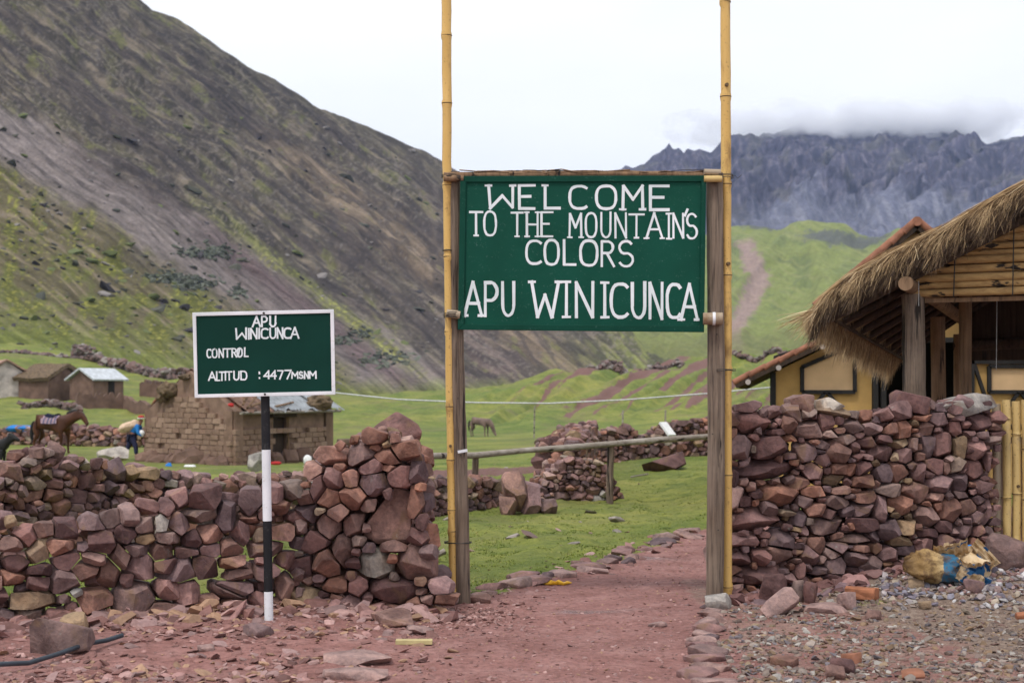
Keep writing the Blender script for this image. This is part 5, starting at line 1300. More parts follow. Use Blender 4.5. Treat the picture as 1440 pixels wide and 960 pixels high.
for i in range(4):
    f0, f1 = .03 + i * .26, .03 + (i + 1) * .26 + .02; r0, r1 = g0.lerp(g1, f0), g0.lerp(g1, f1); e0 = C_.lerp(B_, f0) - nB * .45
    tin_sheet(up(r0, RZ + .09 + .012 * i), up(r1, RZ + .09 + .012 * i), up(e0, EZ - .02 + .03 * (i % 2) + .012 * i), 'roof_sheet', M['tin' if i != 0 else 'rust_tin'], hut, C_, 7, .02, i, .03)
    e1 = A_.lerp(A2, f0) + nB * .3 ; e1 = e1 - uA * .2
    tin_sheet(up(r0, RZ + .08), up(r1, RZ + .08), up(A_.lerp(A2, f0) - uA * .05, EZ + .02), 'roof_sheet', M['rust_tin'], hut, C_, 7, .02, i + 9, .03)
for i, (t0, z0, t1, z1) in enumerate([(0, 1.35, .16, 1.75), (.05, 1.25, .22, 1.62), (.02, 1.45, .1, 1.9), (.1, 1.3, .3, 1.42), (.35, 1.28, .6, 1.36), (.8, 1.3, 1.0, 1.24)]):
    q0 = C_.lerp(B_, t0) - nB * (.35 - .1 * i / 6); q1 = C_.lerp(B_, t1) - nB * .1
    tube_obj('roof_pole', [up(q0, z0 - .05) - C_, up(q1, z1) - C_], .035, M['wood_brown'], hut, 7)
q0 = C_ - nB * .42 - uB * .2; tube_obj('eave_pole', [up(q0, EZ - .05) - C_, up(q0 + uB * (LB + .5), EZ - .03) - C_], .045, M['wood_rail'], hut, 8)
for (px, py, d, r, sd_) in [(238, 548, 45.4, (.35, .3, .24), 3), (228, 560, 45.6, (.2, .2, .14), 4), (450, 566, 46.6, (.42, .3, .26), 5), (262, 530, 44.9, (.25, .25, .10), 6)]:
    bm = bmesh.new(); lumpy(bm, P(px, py, d) - C_, r, sd_, .35, 3); link('roof_thatch', bm_mesh('roof_thatch', bm), M['old_thatch'], hut)
bm = bmesh.new(); lumpy(bm, P(325, 569, 42.9) - C_, (.10, .06, .06), 7, .5, 2); link('red_rag', bm_mesh('red_rag', bm), M['cloth_red'], hut)
bm = bmesh.new(); lumpy(bm, P(222, 560, 45.9) - C_, (.3, .1, .05), 8, .3, 2, Matrix.Rotation(-.8, 3, 'Y')); link('red_tile_scrap', bm_mesh('red_tile_scrap', bm), M['tile'], hut)
for i in range(26):        # the wall has slumped into a skirt of mud and stones at its foot
    rg = random.Random(i); t = rg.random(); a = A_.lerp(C_, t) if i < 15 else C_.lerp(B_, t); nn = nA if i < 15 else nB
    bm = bmesh.new(); lumpy(bm, up(a - nn * rg.uniform(0, .25), -.58 + rg.uniform(0, .12)) - C_, (rg.uniform(.2, .5), rg.uniform(.15, .3), rg.uniform(.15, .42) * (1.2 - t * .3)), i, .4, 2); link('fallen_mud', bm_mesh('fallen_mud', bm), M['mud_dark'], hut)
for (px, py, d, r, m, lb, cat) in [(237, 655, 42, (.10, .06, .09), 'cloth_blue', 'small blue plastic scrap left of the larger one by the mud house', 'plastic scrap'), (253, 660, 41.5, (.30, .08, .08), 'cloth_blue', 'larger blue and white plastic scrap below the mud brick wall', 'plastic scrap'),
      (266, 657, 41.6, (.22, .08, .08), 'cloth_white', 'crumpled white plastic next to the larger blue scrap', 'plastic scrap'), (388, 651, 42, (.16, .06, .06), 'cloth_red', 'red plastic basin outside the door of the mud house', 'basin'), (432, 647, 41.5, (.13, .1, .16), 'cloth_white', 'small white sack right of the mud house door', 'sack')]:
    bm = bmesh.new(); c = P(px, py, d); lumpy(bm, (0, 0, 0), r, px, .35, 2); o = link('scrap' if 'scrap' in cat else cat.replace(' ', '_'), bm_mesh('scrap', bm, True), M[m], None, c); set_props(o, lb, cat)
rock('boulder', 'white rock on the ground just left of the pole, before the mud house', 'boulder', 360, 672, 24, 22, 61, .999, 20, lift=.25)

# ------------------------------------------------------------------ small far houses
def small_house(label, px, d, w, l, h, rise, yaw, wallm, roofm, gablem=None, door=None, thick=.14, wave=False):
    p = on_ground(px, d); t = thing('mud_house', label, 'house', p, yaw, 'small houses of the hamlet under the slope')
    hw, hl = w / 2, l / 2
    for sx in (-1, 1): box_obj('side_wall', (sx * (hw - .15), 0, h / 2 - .3), (.3, l, h + .6), wallm, t)
    for sy in (-1, 1):
        poly_obj('gable_wall', [Vector((-hw + .3, sy * hl - (.3 if sy > 0 else 0), -.6)), Vector((hw - .3, sy * hl - (.3 if sy > 0 else 0), -.6)), Vector((hw - .3, sy * hl - (.3 if sy > 0 else 0), h)), Vector((0, sy * hl - (.3 if sy > 0 else 0), h + rise)), Vector((-hw + .3, sy * hl - (.3 if sy > 0 else 0), h))], .3, gablem if (gablem and sy < 0) else wallm, t)
    for sx in (-1, 1):
        a = math.atan2(rise, hw); L = math.hypot(hw + .35, rise * (hw + .35) / hw); bm = bmesh.new(); n = 12
        c = Vector((sx * (hw + .35) / 2, 0, h + rise - rise * (hw + .35) / hw / 2 + thick / 2 + .03))
        vs = add_box(bm, (0, 0, 0), (L, l + .6, thick)); bmesh.ops.subdivide_edges(bm, edges=bm.edges[:], cuts=5, use_grid_fill=True)
        for v in bm.verts: v.co.z += .05 * math.sin(v.co.y * 2 + v.co.x) * (thick > .2) + RNG.gauss(0, .02 * (thick > .2))
        o = link('roof', bm_mesh('roof', bm), roofm, t, c); o.rotation_euler = (0, sx * a, 0)
    if door:
        for (fx, dx, dw, dh, side) in door:
            if side == 'front': box_obj('doorway', (dx, -hl - .01, dh / 2), (dw, .04, dh), M['inner_shade'], t)  # dark sheet on the wall, painted as an unlit doorway
            else: box_obj('doorway', (hw + .01, dx, dh / 2 + fx), (.04, dw, dh), M['inner_shade'], t)
    return t
small_house('leftmost far house with a rusty and grey tin roof and white patched gable', 4, 128, 3.4, 4.6, 2.0, 1.0, R(28), M['mud_dark'], M['rust_tin'], M['lime'])
small_house('far brown thatched house standing between the two tin roofed ones', 72, 127, 4.2, 3.6, 1.6, 1.1, R(62), M['mud_dark'], M['old_thatch'], None, [(0, -.6, .7, 1.2, 'side')], .35)
small_house('far mud house with a pale tin roof, rightmost of the three', 136, 125, 3.0, 3.4, 1.9, .8, R(-32), M['mud_dark'], M['tin'], M['mud_dark'], [(.2, .3, .7, 1.5, 'side')])
def low_wall(label, x0, d0, x1, d1, h, mat, seed, th=.4):
    a, b = on_ground(x0, d0), on_ground(x1, d1); rg = random.Random(seed); n = 24; bm = bmesh.new(); nn = Vector((-(b - a).y, (b - a).x, 0)).normalized() * th
    tops = [h * rg.uniform(.75, 1.1) for _ in range(n + 1)]; rows = []
    for i in range(n + 1):
        p = a.lerp(b, i / n); p.z = Hs(p.x, p.y); rows.append([bm.verts.new(p - a + Vector((0, 0, -.4))), bm.verts.new(p - a + Vector((0, 0, tops[i]))), bm.verts.new(p - a + nn + Vector((0, 0, tops[i] * .97))), bm.verts.new(p - a + nn + Vector((0, 0, -.4)))])
    for i in range(n):
        for k in range(3): bm.faces.new((rows[i][k], rows[i][k + 1], rows[i + 1][k + 1], rows[i + 1][k]))
    bm.faces.new(rows[0]); bm.faces.new(rows[-1]); fix(bm)
    return set_props(link('mud_wall', bm_mesh('mud_wall', bm), mat, None, a), label, 'wall')
low_wall('tall dark mud yard wall joined to the pale roofed far house', 108, 112, 176, 114, 1.25, M['mud_dark'], 1)
low_wall('dark mud wall running right of the yard wall towards the mud brick house', 172, 114, 212, 108, 1.0, M['mud_dark'], 2)
low_wall('low mud bank beyond the villager, left of the mud brick house', 155, 66, 212, 62, .62, M['mud'], 3)
low_wall('small square mud ruin on the grass above the yard wall', 196, 132, 226, 132, 1.5, M['mud_dark'], 4, 2)
def stone_row(label, pts, n, seed, s=(.35, .9), h=.0, spread=.8):
    g = np.random.default_rng(seed); q = np.array([on_ground(x, d)[:] for x, d in pts]); L = np.r_[0, np.cumsum(np.linalg.norm(np.diff(q, axis=0), axis=1))]
    t = g.uniform(0, L[-1], n); x = np.interp(t, L, q[:, 0]) + g.normal(0, .25 * spread, n); y = np.interp(t, L, q[:, 1]) + g.normal(0, .25 * spread, n)
    sz = g.uniform(s[0], s[1], n); z = H(x, y) + g.uniform(0, 1, n) * h
    c = np.array([(.16, .10, .09), (.11, .08, .075), (.2, .14, .13), (.24, .21, .19)])[g.integers(0, 4, n)]
    o = scatter('stone_row', np.stack([x, y, z], 1), sz, np.full(n, .8), c, M['pebble'], seed=seed); return set_props(o, label, 'wall')
stone_row('dark stone boundary running down the green slope left of the small sign', [(130, 172), (160, 170), (200, 166), (262, 160)], 260, 1, h=1.0)
stone_row('short heap of stones at the upper end of the slope boundary', [(106, 172), (118, 172), (128, 172)], 150, 2, h=1.6, s=(.3, .7))
stone_row('long pale line of stones on the grass left of the heap', [(-20, 175), (40, 172), (104, 172)], 90, 3, s=(.3, .9), h=.2, spread=3)
stone_row('white topped stone row in front of the hamlet houses', [(30, 108), (80, 108), (112, 108)], 160, 4, s=(.25, .55), h=.45)
stone_row('thin stone boundary on the knoll below the green board', [(822, 158), (860, 156), (910, 156), (958, 152)], 300, 5, s=(.2, .5), h=.6)
stone_row('rough ruin of a stone hut on the knoll below the green board', [(848, 158), (858, 158), (872, 158)], 160, 6, s=(.3, .6), h=1.1)
stone_row('dark stone line on the hillside right of the gate', [(1032, 155), (1080, 155), (1140, 150)], 180, 7, s=(.3, .6), h=.5)
# dark and pale shrubs and rocks dotted over the mountain foot
def ray_hit(px, py):
    from mathutils.bvhtree import BVHTree
    return None
dg = bpy.context.evaluated_depsgraph_get(); dg.update()
def cast(px, py):
    o = Vector((0, 0, CH)); d = (P(px, py, 100) - o).normalized(); o2 = o + d * 120
    r = SC.ray_cast(dg, o2, d, distance=5000); return r[1] if r[0] and r[4].name.startswith(('mountain', 'ground')) and r[1].y > 175 else None
g = np.random.default_rng(5); pos, sz, cc = [], [], []
for i in range(1500):
    px = g.uniform(0, 640); py = g.uniform(160, 560); low = py - (235 + .58 * px)
    if g.random() > (.9 if 0 < low < 90 else (.5 if low >= 90 else .13)): continue
    p = cast(px, py)
    if p is None: continue
    pos.append(p[:]); sz.append(g.uniform(.6, 1.8) * (1 + 1.2 * (g.random() < .08)) * p.y / 350); cc.append([(.055, .058, .045), (.075, .075, .055), (.21, .19, .18), (.10, .12, .04), (.045, .04, .045)][g.integers(0, 5)])
pos.append((0, 0, -50)); sz.append(.1); cc.append((.05, .05, .05))
scatter('mountain_scrub', np.array(pos), np.array(sz), np.full(len(sz), .6), np.array(cc), M['pebble'], seed=4)
g = np.random.default_rng(6); pos, sz, cc = [], [], []
for (cx, cy, rx, ry, n) in [(290, 355, 34, 9, 60), (275, 398, 26, 9, 45), (333, 410, 8, 7, 16), (512, 468, 10, 8, 14), (235, 390, 30, 8, 25), (545, 505, 30, 10, 30), (480, 480, 20, 8, 16)]:
    for i in range(n * 3):
        p = cast(cx + g.normal(0, rx * .6), cy + g.normal(0, ry * .5) + .3 * g.normal(0, 5))
        if p is not None: pos.append(p[:]); sz.append(g.uniform(.6, 1.7)); cc.append([(.06, .07, .05), (.08, .09, .065), (.05, .055, .045), (.12, .13, .10)][g.integers(0, 4)])
scatter('dark_scrub_patches', np.array(pos), np.array(sz), np.full(len(sz), .7), np.array(cc), M['pebble'], seed=5)

# ------------------------------------------------------------------ animals and the villager
def skin(name, verts, edges, radii, mat, parent=None, sub=2, rootv=0, loc=None, rz=0, sc=1.0):
    me = bpy.data.meshes.new(name); me.from_pydata([Vector(v) * sc for v in verts], edges, []); o = bpy.data.objects.new(name, me); COL.objects.link(o)
    m = o.modifiers.new('s', 'SKIN'); m.use_smooth_shade = True; o.modifiers.new('d', 'SUBSURF').levels = sub
    for i, sv in enumerate(me.skin_vertices[0].data):
        r = radii[i]; r = (r, r) if not isinstance(r, tuple) else r; sv.radius = (r[0] * sc, r[1] * sc); sv.use_root = (i == rootv)
    dgx = bpy.context.evaluated_depsgraph_get(); m2 = bpy.data.meshes.new_from_object(o.evaluated_get(dgx)); m2.name = name
    bpy.data.objects.remove(o); bpy.data.meshes.remove(me)
    m2.polygons.foreach_set('use_smooth', [True] * len(m2.polygons)); m2.materials.clear()
    q = link(name, m2, mat, parent)
    if loc is not None: q.location = loc
    q.rotation_euler = (0, 0, rz); return q
def horse(name, label, cat, px, d, rz, sc, mat, pose='stand', saddle=False, py=None):
    p = on_ground(px, d)
    if py: p.z = P(px, py, d).z
    t = thing(name, label, cat, p, rz)
    if pose == 'stand': head = [(.62, 0, 1.22), (.86, 0, 1.34), (1.08, 0, 1.42), (1.20, 0, 1.36), (1.34, 0, 1.16), (1.41, 0, 1.04)]
    else: head = [(.66, 0, 1.08), (.88, 0, .82), (1.02, 0, .52), (1.06, 0, .36), (1.16, 0, .20), (1.20, 0, .08)]
    hr = [(.19, .24), (.12, .19), (.095, .14), (.10, .125), (.07, .085), (.058, .062)]
    V = [(-.62, 0, 1.12), (-.30, 0, 1.10), (.08, 0, 1.07), (.40, 0, 1.10)] + head; E = [(0, 1), (1, 2), (2, 3), (3, 4), (4, 5), (5, 6), (6, 7), (7, 8), (8, 9)]
    Rr = [(.24, .25), (.27, .29), (.28, .30), (.24, .28)] + hr
    for sy in (-1, 1):
        k = len(V); V += [(-.66, sy * .15, .88), (-.58, sy * .15, .66), (-.74, sy * .15, .46), (-.69, sy * .15, .12), (-.65, sy * .15, .02)]; Rr += [.15, .10, .052, .04, .055]; E += [(0, k), (k, k + 1), (k + 1, k + 2), (k + 2, k + 3), (k + 3, k + 4)]
        k = len(V); o = .05 * sy; V += [(.44 + o, sy * .14, .78), (.44 + o, sy * .14, .48), (.44 + o, sy * .14, .14), (.47 + o, sy * .14, .02)]; Rr += [.10, .055, .038, .055]; E += [(3, k), (k, k + 1), (k + 1, k + 2), (k + 2, k + 3)]
        h = 6; k = len(V); hp = Vector(head[2]); V += [(hp.x - .02, sy * .06, hp.z + .13), (hp.x - .01, sy * .07, hp.z + .21)]; Rr += [.035, .014]; E += [(h, k), (k, k + 1)]
    skin('body', V, E, Rr, mat, t, 2, 1, sc=sc)
    skin('tail', [(-.84, 0, 1.18), (-.93, 0, 1.02), (-.95, 0, .7), (-.92, 0, .38)], [(0, 1), (1, 2), (2, 3)], [.04, .065, .075, .03], M['mane'], t, 1, sc=sc)
    mn = [(head[0][0] - .1, 0, head[0][2] + .22), (head[1][0] - .02, 0, head[1][2] + .19), (head[2][0], 0, head[2][2] + .13)]
    skin('mane', mn, [(0, 1), (1, 2)], [(.03, .06), (.035, .08), (.03, .04)], M['mane'], t, 1, sc=sc)
    if saddle:
        for nm, x0, x1, rr, m in [('saddle_blanket', -.36, .30, .315, M['blanket']), ('saddle', -.26, .18, .335, M['cloth_navy'])]:
            bm = bmesh.new(); n = 16; g = [[None] * 9 for _ in range(n + 1)]; sp = 1.5 if nm == 'saddle_blanket' else .75
            for i in range(n + 1):
                a = math.pi / 2 + (i / n - .5) * 2 * sp
                for j in range(9):
                    x = x0 + (x1 - x0) * j / 8; lift = .05 * (abs(j - 4) / 4) ** 2 if nm == 'saddle' else .0
                    g[i][j] = bm.verts.new(Vector((x + .02 * math.sin(i * 1.3), math.cos(a) * (rr - .005), 1.07 + math.sin(a) * (rr + .0 + lift) + .008 * math.sin(i * 2 + j))) * sc)
            for i in range(n):
                for j in range(8): bm.faces.new((g[i][j], g[i + 1][j], g[i + 1][j + 1], g[i][j + 1]))
            bmesh.ops.solidify(bm, geom=bm.faces[:], thickness=-.02 * sc); fix(bm); link(nm, bm_mesh(nm, bm, True), m, t)
    return t
horse('horse', 'saddled bay horse with a striped blanket standing on the meadow at left', 'horse', 76, 50, R(-18), .98, M['horse'], 'stand', True, 638)
horse('horse', 'small pale grey horse grazing far off between the gate posts', 'horse', 676, 85, R(-25), .84, M['horse_grey'], 'graze', False, 614)
# black dog at the left edge
p = P(-8, 656, 44.5); dog = thing('dog', 'black dog cut off by the left edge of the picture', 'dog', p, R(-8))
V = [(-.45, 0, .48), (-.1, 0, .47), (.18, 0, .50), (.34, 0, .60), (.42, 0, .68), (.56, 0, .64), (.63, 0, .61)]; E = [(i, i + 1) for i in range(6)]; Rr = [.10, .115, .13, .085, .085, .05, .032]
for sy in (-1, 1):
    k = len(V); V += [(-.46, sy * .08, .34), (-.42, sy * .08, .24), (-.50, sy * .08, .14), (-.46, sy * .08, .02)]; Rr += [.07, .045, .028, .032]; E += [(0, k), (k, k + 1), (k + 1, k + 2), (k + 2, k + 3)]
    k = len(V); V += [(.20, sy * .08, .30), (.20, sy * .08, .15), (.22, sy * .08, .02)]; Rr += [.05, .03, .032]; E += [(2, k), (k, k + 1), (k + 1, k + 2)]
    k = len(V); V += [(.38, sy * .06, .78)]; Rr += [.02]; E += [(4, k)]
skin('body', V, E, Rr, M['dog'], dog, 2, 1, sc=1.35); skin('tail', [(-.55, 0, .55), (-.7, 0, .65), (-.78, 0, .78)], [(0, 1), (1, 2)], [.03, .03, .015], M['dog'], dog, 1, sc=1.35)
# villager
p = P(186, 645, 46.5); per = thing('person', 'person in blue jacket and dark trousers leaning forward under a tan bundle', 'person', p)
hip, ch, nk, hd = (-.04, 0, .76), (.16, 0, 1.04), (.25, 0, 1.16), (.30, 0, 1.30)
V = [hip, (.05, 0, .90), ch, nk, (.285, 0, 1.25), hd]; E = [(0, 1), (1, 2), (2, 3), (3, 4), (4, 5)]; Rr = [.13, .125, .14, .055, .07, .085]
L1 = [(-.06, .09, .70), (-.14, .10, .42), (-.32, .10, .08), (-.24, .10, .03)]; L2 = [(.02, -.09, .70), (.14, -.10, .42), (.16, -.10, .07), (.26, -.10, .03)]
for L_ in (L1, L2): k = len(V); V += L_; Rr += [.09, .06, .04, .035]; E += [(0, k), (k, k + 1), (k + 1, k + 2), (k + 2, k + 3)]
arms = []
for sy in (-1, 1):
    k = len(V); a = [(.20, sy * .17, 1.06), (.24, sy * .2, .84), (.42, sy * .16, .74)]; V += a; Rr += [.05, .04, .03]; E += [(2, k), (k, k + 1), (k + 1, k + 2)]; arms.append((sy, a))
    hnd = Vector(a[2]); kk = len(V) - 1; k = len(V); V += [tuple(hnd + Vector((.07, 0, -.02)))]; Rr += [.026]; E += [(kk, k)]
    for f in range(5):
        q = hnd + Vector((.10 - .02 * (f == 4), (f - 1.5) * .016 + (.03 if f == 4 else 0), -.03)); k2 = len(V); V += [tuple(q), tuple(q + Vector((.03, 0, -.03)))]; Rr += [.009, .008]; E += [(k, k2), (k2, k2 + 1)]
skin('body', V, E, Rr, M['skin'], per, 2, 0)
skin('trousers', [hip] + L1[:2] + [(-.29, .10, .14)] + L2[:2] + [(.16, -.10, .13)], [(0, 1), (1, 2), (2, 3), (0, 4), (4, 5), (5, 6)], [.15, .11, .085, .065, .11, .085, .065], M['cloth_navy'], per, 2)
k = [(-.0, 0, .82), (.06, 0, .92), ch, (.23, 0, 1.12)]; VJ = list(k); RJ = [.155, .15, .165, .09]; EJ = [(0, 1), (1, 2), (2, 3)]
for sy, a in arms: n = len(VJ); VJ += [a[0], a[1], (.38, sy * .165, .76)]; RJ += [.075, .062, .05]; EJ += [(2, n), (n, n + 1), (n + 1, n + 2)]
skin('jacket', VJ, EJ, RJ, M['cloth_blue'], per, 2)
bm = bmesh.new(); lumpy(bm, (-.10, 0, 1.06), (.38, .24, .17), 4, .2, 3, Matrix.Rotation(-.35, 3, 'Y')); link('bundle', bm_mesh('bundle', bm, True), M['cloth_tan'], per)
bm = bmesh.new(); lumpy(bm, (.29, 0, 1.37), (.105, .105, .06), 6, .1, 2); link('hat', bm_mesh('hat', bm, True), M['cloth_red'], per)
bm = bmesh.new(); lumpy(bm, (.30, 0, 1.33), (.14, .14, .02), 7, .1, 2); link('hat_brim', bm_mesh('hat_brim', bm, True), M['cloth_white'], per)
bm = bmesh.new(); lumpy(bm, (.36, -.16, .84), (.10, .09, .11), 8, .3, 2); link('white_cloth', bm_mesh('white_cloth', bm, True), M['cloth_white'], per)
bm = bmesh.new(); lumpy(bm, (0, 0, 0), (.75, .4, .16), 8, .35, 3); p = P(32, 603, 59); set_props(link('tarpaulin', bm_mesh('tarpaulin', bm, True), M['cloth_blue'], None, p), 'bright blue tarpaulin heaped on the low wall behind the horse', 'tarpaulin')
q = gpt(576, 600)
for (px, d, h, lb) in [(751, 70, 1.6, 'pale thin stake standing in the far meadow'), (875, 62, 1.2, 'left thin grey stake near the far wall'), (935, 60, 1.1, 'right thin grey stake near the far wall')]:
    a = on_ground(px, d); set_props(tube_obj('stake', [a, a + Vector((.03, 0, h))], .035, M['wood_rail'], None, 6), lb, 'stake')
q = P(938, 604, 33); o = beam_obj('plank', P(932, 594, 33.2), P(945, 612, 33), .25, .05, M['cloth_white']); set_props(o, 'short white board leaning against the far stone wall', 'board')

# ------------------------------------------------------------------ thatched hut
yw = R(24); Uh = Vector((math.cos(yw), -math.sin(yw), 0)); Vh = Vector((math.sin(yw), math.cos(yw), 0)); NH = Vector((2.80, 13.0, 0))
th = thing('thatched_hut', 'open timber hut with shaggy straw thatch and split cane gable at the right edge', 'hut', (NH.x, NH.y, .2))
def hw_(t, w, z): return NH + Uh * t + Vh * w + Vector((0, 0, z))
def t_at(px, w=0): k = (px - CX) / F; o = NH + Vh * w; return (k * o.y - o.x) / (Uh.x - k * Uh.y)
def z_at(px, py, w=0): p = NH + Vh * w + Uh * t_at(px, w); return CH + (HY - py) / F * p.y
TL = 6.4; HL = 4.6
pf = [(t_at(1143), z_at(1143, 442)), (t_at(1160), z_at(1160, 416)), (t_at(1200), z_at(1200, 384)), (t_at(1265), z_at(1265, 350)), (t_at(1330), z_at(1330, 320)), (t_at(1385), z_at(1385, 288)), (t_at(1440), z_at(1440, 259))]
tr = 3.2; zr_ = pf[-1][1] + (tr - pf[-1][0]) * .56; T0 = pf[0][0]
prof = pf + [(tr, zr_)]; prof = prof + [(2 * tr - t, z) for t, z in prof[-2::-1]]
pt, pz = [p[0] for p in prof], [p[1] for p in prof]
def roofz(t, w): f = math.exp(-max(t - T0, 0) / .9); return float(np.interp(t, pt, pz)) - .075 * w * f
def drag(t): return t
bm = bmesh.new(); nt_, nw = 60, 26; top_g, bot_g = [], []
for j in range(nw + 1):
    w = HL * j / nw; rt, rb = [], []
    for i in range(nt_ + 1):
        t = T0 + (2 * tr - 2 * T0) * i / nt_; z = roofz(t, w); thk = .05 + .17 * min(1, (t - T0) / .35, (2 * tr - T0 - t) / .35 if t < 2 * tr - T0 else 0)
        nzv = .025 * float(vnoise(t * 6, w * 2, 3)) + .02 * float(vnoise(t * 17, w * 9, 4))
        rt.append(bm.verts.new(hw_(t, w, z + nzv) - Vector(th.location))); rb.append(bm.verts.new(hw_(t, w + (.02 if j == 0 else 0), z - thk) - Vector(th.location)))
    top_g.append(rt); bot_g.append(rb)
for j in range(nw):
    for i in range(nt_):
        bm.faces.new((top_g[j][i], top_g[j][i + 1], top_g[j + 1][i + 1], top_g[j + 1][i])); bm.faces.new((bot_g[j][i], bot_g[j + 1][i], bot_g[j + 1][i + 1], bot_g[j][i + 1]))
for i in range(nt_):
    for j in (0, nw): bm.faces.new((top_g[j][i], bot_g[j][i], bot_g[j][i + 1], top_g[j][i + 1]))
for j in range(nw):
    for i in (0, nt_): bm.faces.new((top_g[j][i], top_g[j + 1][i], bot_g[j + 1][i], bot_g[j][i]))
fix(bm); link('roof', bm_mesh('roof', bm, True, 50), M['old_thatch'], th)
def strands(n, fn, seed, name):
    """fn(rng) -> start, direction, length, droop, shade"""
    rg = random.Random(seed); V, Fc, Rn = [], [], []
    for i in range(n):
        p, d, L, dr, shd = fn(rg); d = d.normalized(); side = d.cross(Vector((rg.gauss(0, 1), rg.gauss(0, 1), rg.gauss(0, 1)))).normalized(); w = rg.uniform(.0016, .0038); k = len(V); m = 3
        for q in range(m + 1):
            f = q / m; c = p + d * L * f + Vector((0, 0, -dr * f * f * L)); ww = w * (1 - .75 * f); V += [tuple(c - side * ww), tuple(c + side * ww)]
            Rn += [min(max(shd, 0), 1)] * 2
        for q in range(m): a = k + 2 * q; Fc.append((a, a + 1, a + 3, a + 2))
    b = Vector(th.location); V = [(x - b.x, y - b.y, z - b.z) for x, y, z in V]
    return set_props(link(name, mesh_np(name, V, Fc, False, rnd=Rn), M['straw'], th), kind='stuff')
def f_top(r):
    t = T0 + (tr * 1.25 - T0) * r.random() ** 1.1; w = HL * r.random() ** 1.6 * .98; sg = -1 if t < tr else 1
    z = roofz(t, w); z2 = roofz(t + sg * .1, w); d = Uh * sg + Vector((0, 0, (z2 - z) / .1 + r.gauss(.05, .07))) + Vh * r.gauss(-.02, .16)
    cl = float(vnoise(t * 5, w * 4, 9)) * .22
    return hw_(t, w, z + r.uniform(-.01, .035)), d, r.uniform(.15, .42), .12, r.gauss(.68 + cl, .15)
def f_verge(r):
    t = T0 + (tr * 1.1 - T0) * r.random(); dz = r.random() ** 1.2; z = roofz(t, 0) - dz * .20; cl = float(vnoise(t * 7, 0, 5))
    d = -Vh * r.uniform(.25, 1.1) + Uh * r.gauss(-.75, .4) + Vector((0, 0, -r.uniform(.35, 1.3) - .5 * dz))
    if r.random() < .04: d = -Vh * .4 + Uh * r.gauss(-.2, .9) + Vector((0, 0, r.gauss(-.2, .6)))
    return hw_(t, r.uniform(.0, .12), z), d, r.uniform(.04, .13) * (1.2 + cl) , .3, r.gauss(.64 - dz * .5 + cl * .2, .19)  # strands lower in the edge are darker: underside shade put into their colour
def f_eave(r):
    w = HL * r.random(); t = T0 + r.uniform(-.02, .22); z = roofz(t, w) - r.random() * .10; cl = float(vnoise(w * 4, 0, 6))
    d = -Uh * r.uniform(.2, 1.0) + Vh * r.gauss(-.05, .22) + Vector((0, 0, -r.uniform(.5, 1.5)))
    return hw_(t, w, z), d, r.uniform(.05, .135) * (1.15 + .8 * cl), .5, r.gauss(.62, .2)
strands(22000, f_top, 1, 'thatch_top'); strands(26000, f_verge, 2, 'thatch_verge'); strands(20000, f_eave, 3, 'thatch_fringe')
TB = Vector(th.location); wf = .42
def hb(t, w, z): return hw_(t, w, z) - TB
tp_ = t_at(1284, wf); zp_ = z_at(1284, 414, wf)
post(th, hb(tp_, wf, .1), hb(tp_, wf, zp_), .108, .100, M['wood'], 77, n=20)
post(th, hb(2 * tr - tp_, wf, .0), hb(2 * tr - tp_, wf, zp_), .10, .10, M['wood'], 78, n=8)
for w, r_ in ((2.3, .075), (4.3, .08)):
    post(th, hb(tp_ - .02, w, .0), hb(tp_ - .02, w, zp_ - .05 * w), r_, r_, M['wood_brown'], int(w * 10), n=8); post(th, hb(2 * tr - tp_, w, 0), hb(2 * tr - tp_, w, zp_), r_, r_, M['wood_brown'], int(w * 11), n=8)
post(th, hb(tp_ + .35, 1.6, .0), hb(tp_ + .33, 1.6, zp_ + .1), .06, .06, M['wood_brown'], 80, n=8)
tube_obj('purlin', [hb(tp_, -.02, zp_ + .07), hb(tp_, 2, zp_ + .04), hb(tp_, HL - .1, zp_ - .05)], [.066, .066, .066], M['wood_brown'], th, 14, .04)
tube_obj('purlin', [hb(2 * tr - tp_, -.02, zp_ + .07), hb(2 * tr - tp_, HL - .1, zp_)], .075, M['wood_brown'], th, 12)
tube_obj('ridge_pole', [hb(tr, .1, zr_ - .32), hb(tr, HL - .1, zr_ - .32)], .06, M['wood_brown'], th, 10)
tube_obj('tie_beam', [hb(tp_ - .1, 4.3, zp_ - .35), hb(2 * tr - tp_, 4.3, zp_ - .2)], .07, M['wood_dark'], th, 10)
for i in range(10):
    w = .16 + i * .46
    for sg in (0, 1):
        ts = [T0 + .12, tp_, tp_ + .9, tr - .03]; tube_obj('rafter', [hb(t if not sg else 2 * tr - t, w, roofz(t, w) - .27 + (.08 if t < tp_ - .1 else 0)) for t in ts], .034 if i else .045, M['wood_dark'], th, 8, .04)  # dark wood colour on the rafters deepens the shade under the roof
for i in range(9):
    t = T0 + .15 + i * .34; tube_obj('batten', [hb(t, .1, roofz(t, .1) - .225), hb(t, HL - .1, roofz(t, HL) - .225)], .018, M['wood_dark'], th, 6)  # battens coloured dark like the rafters, for the shaded interior
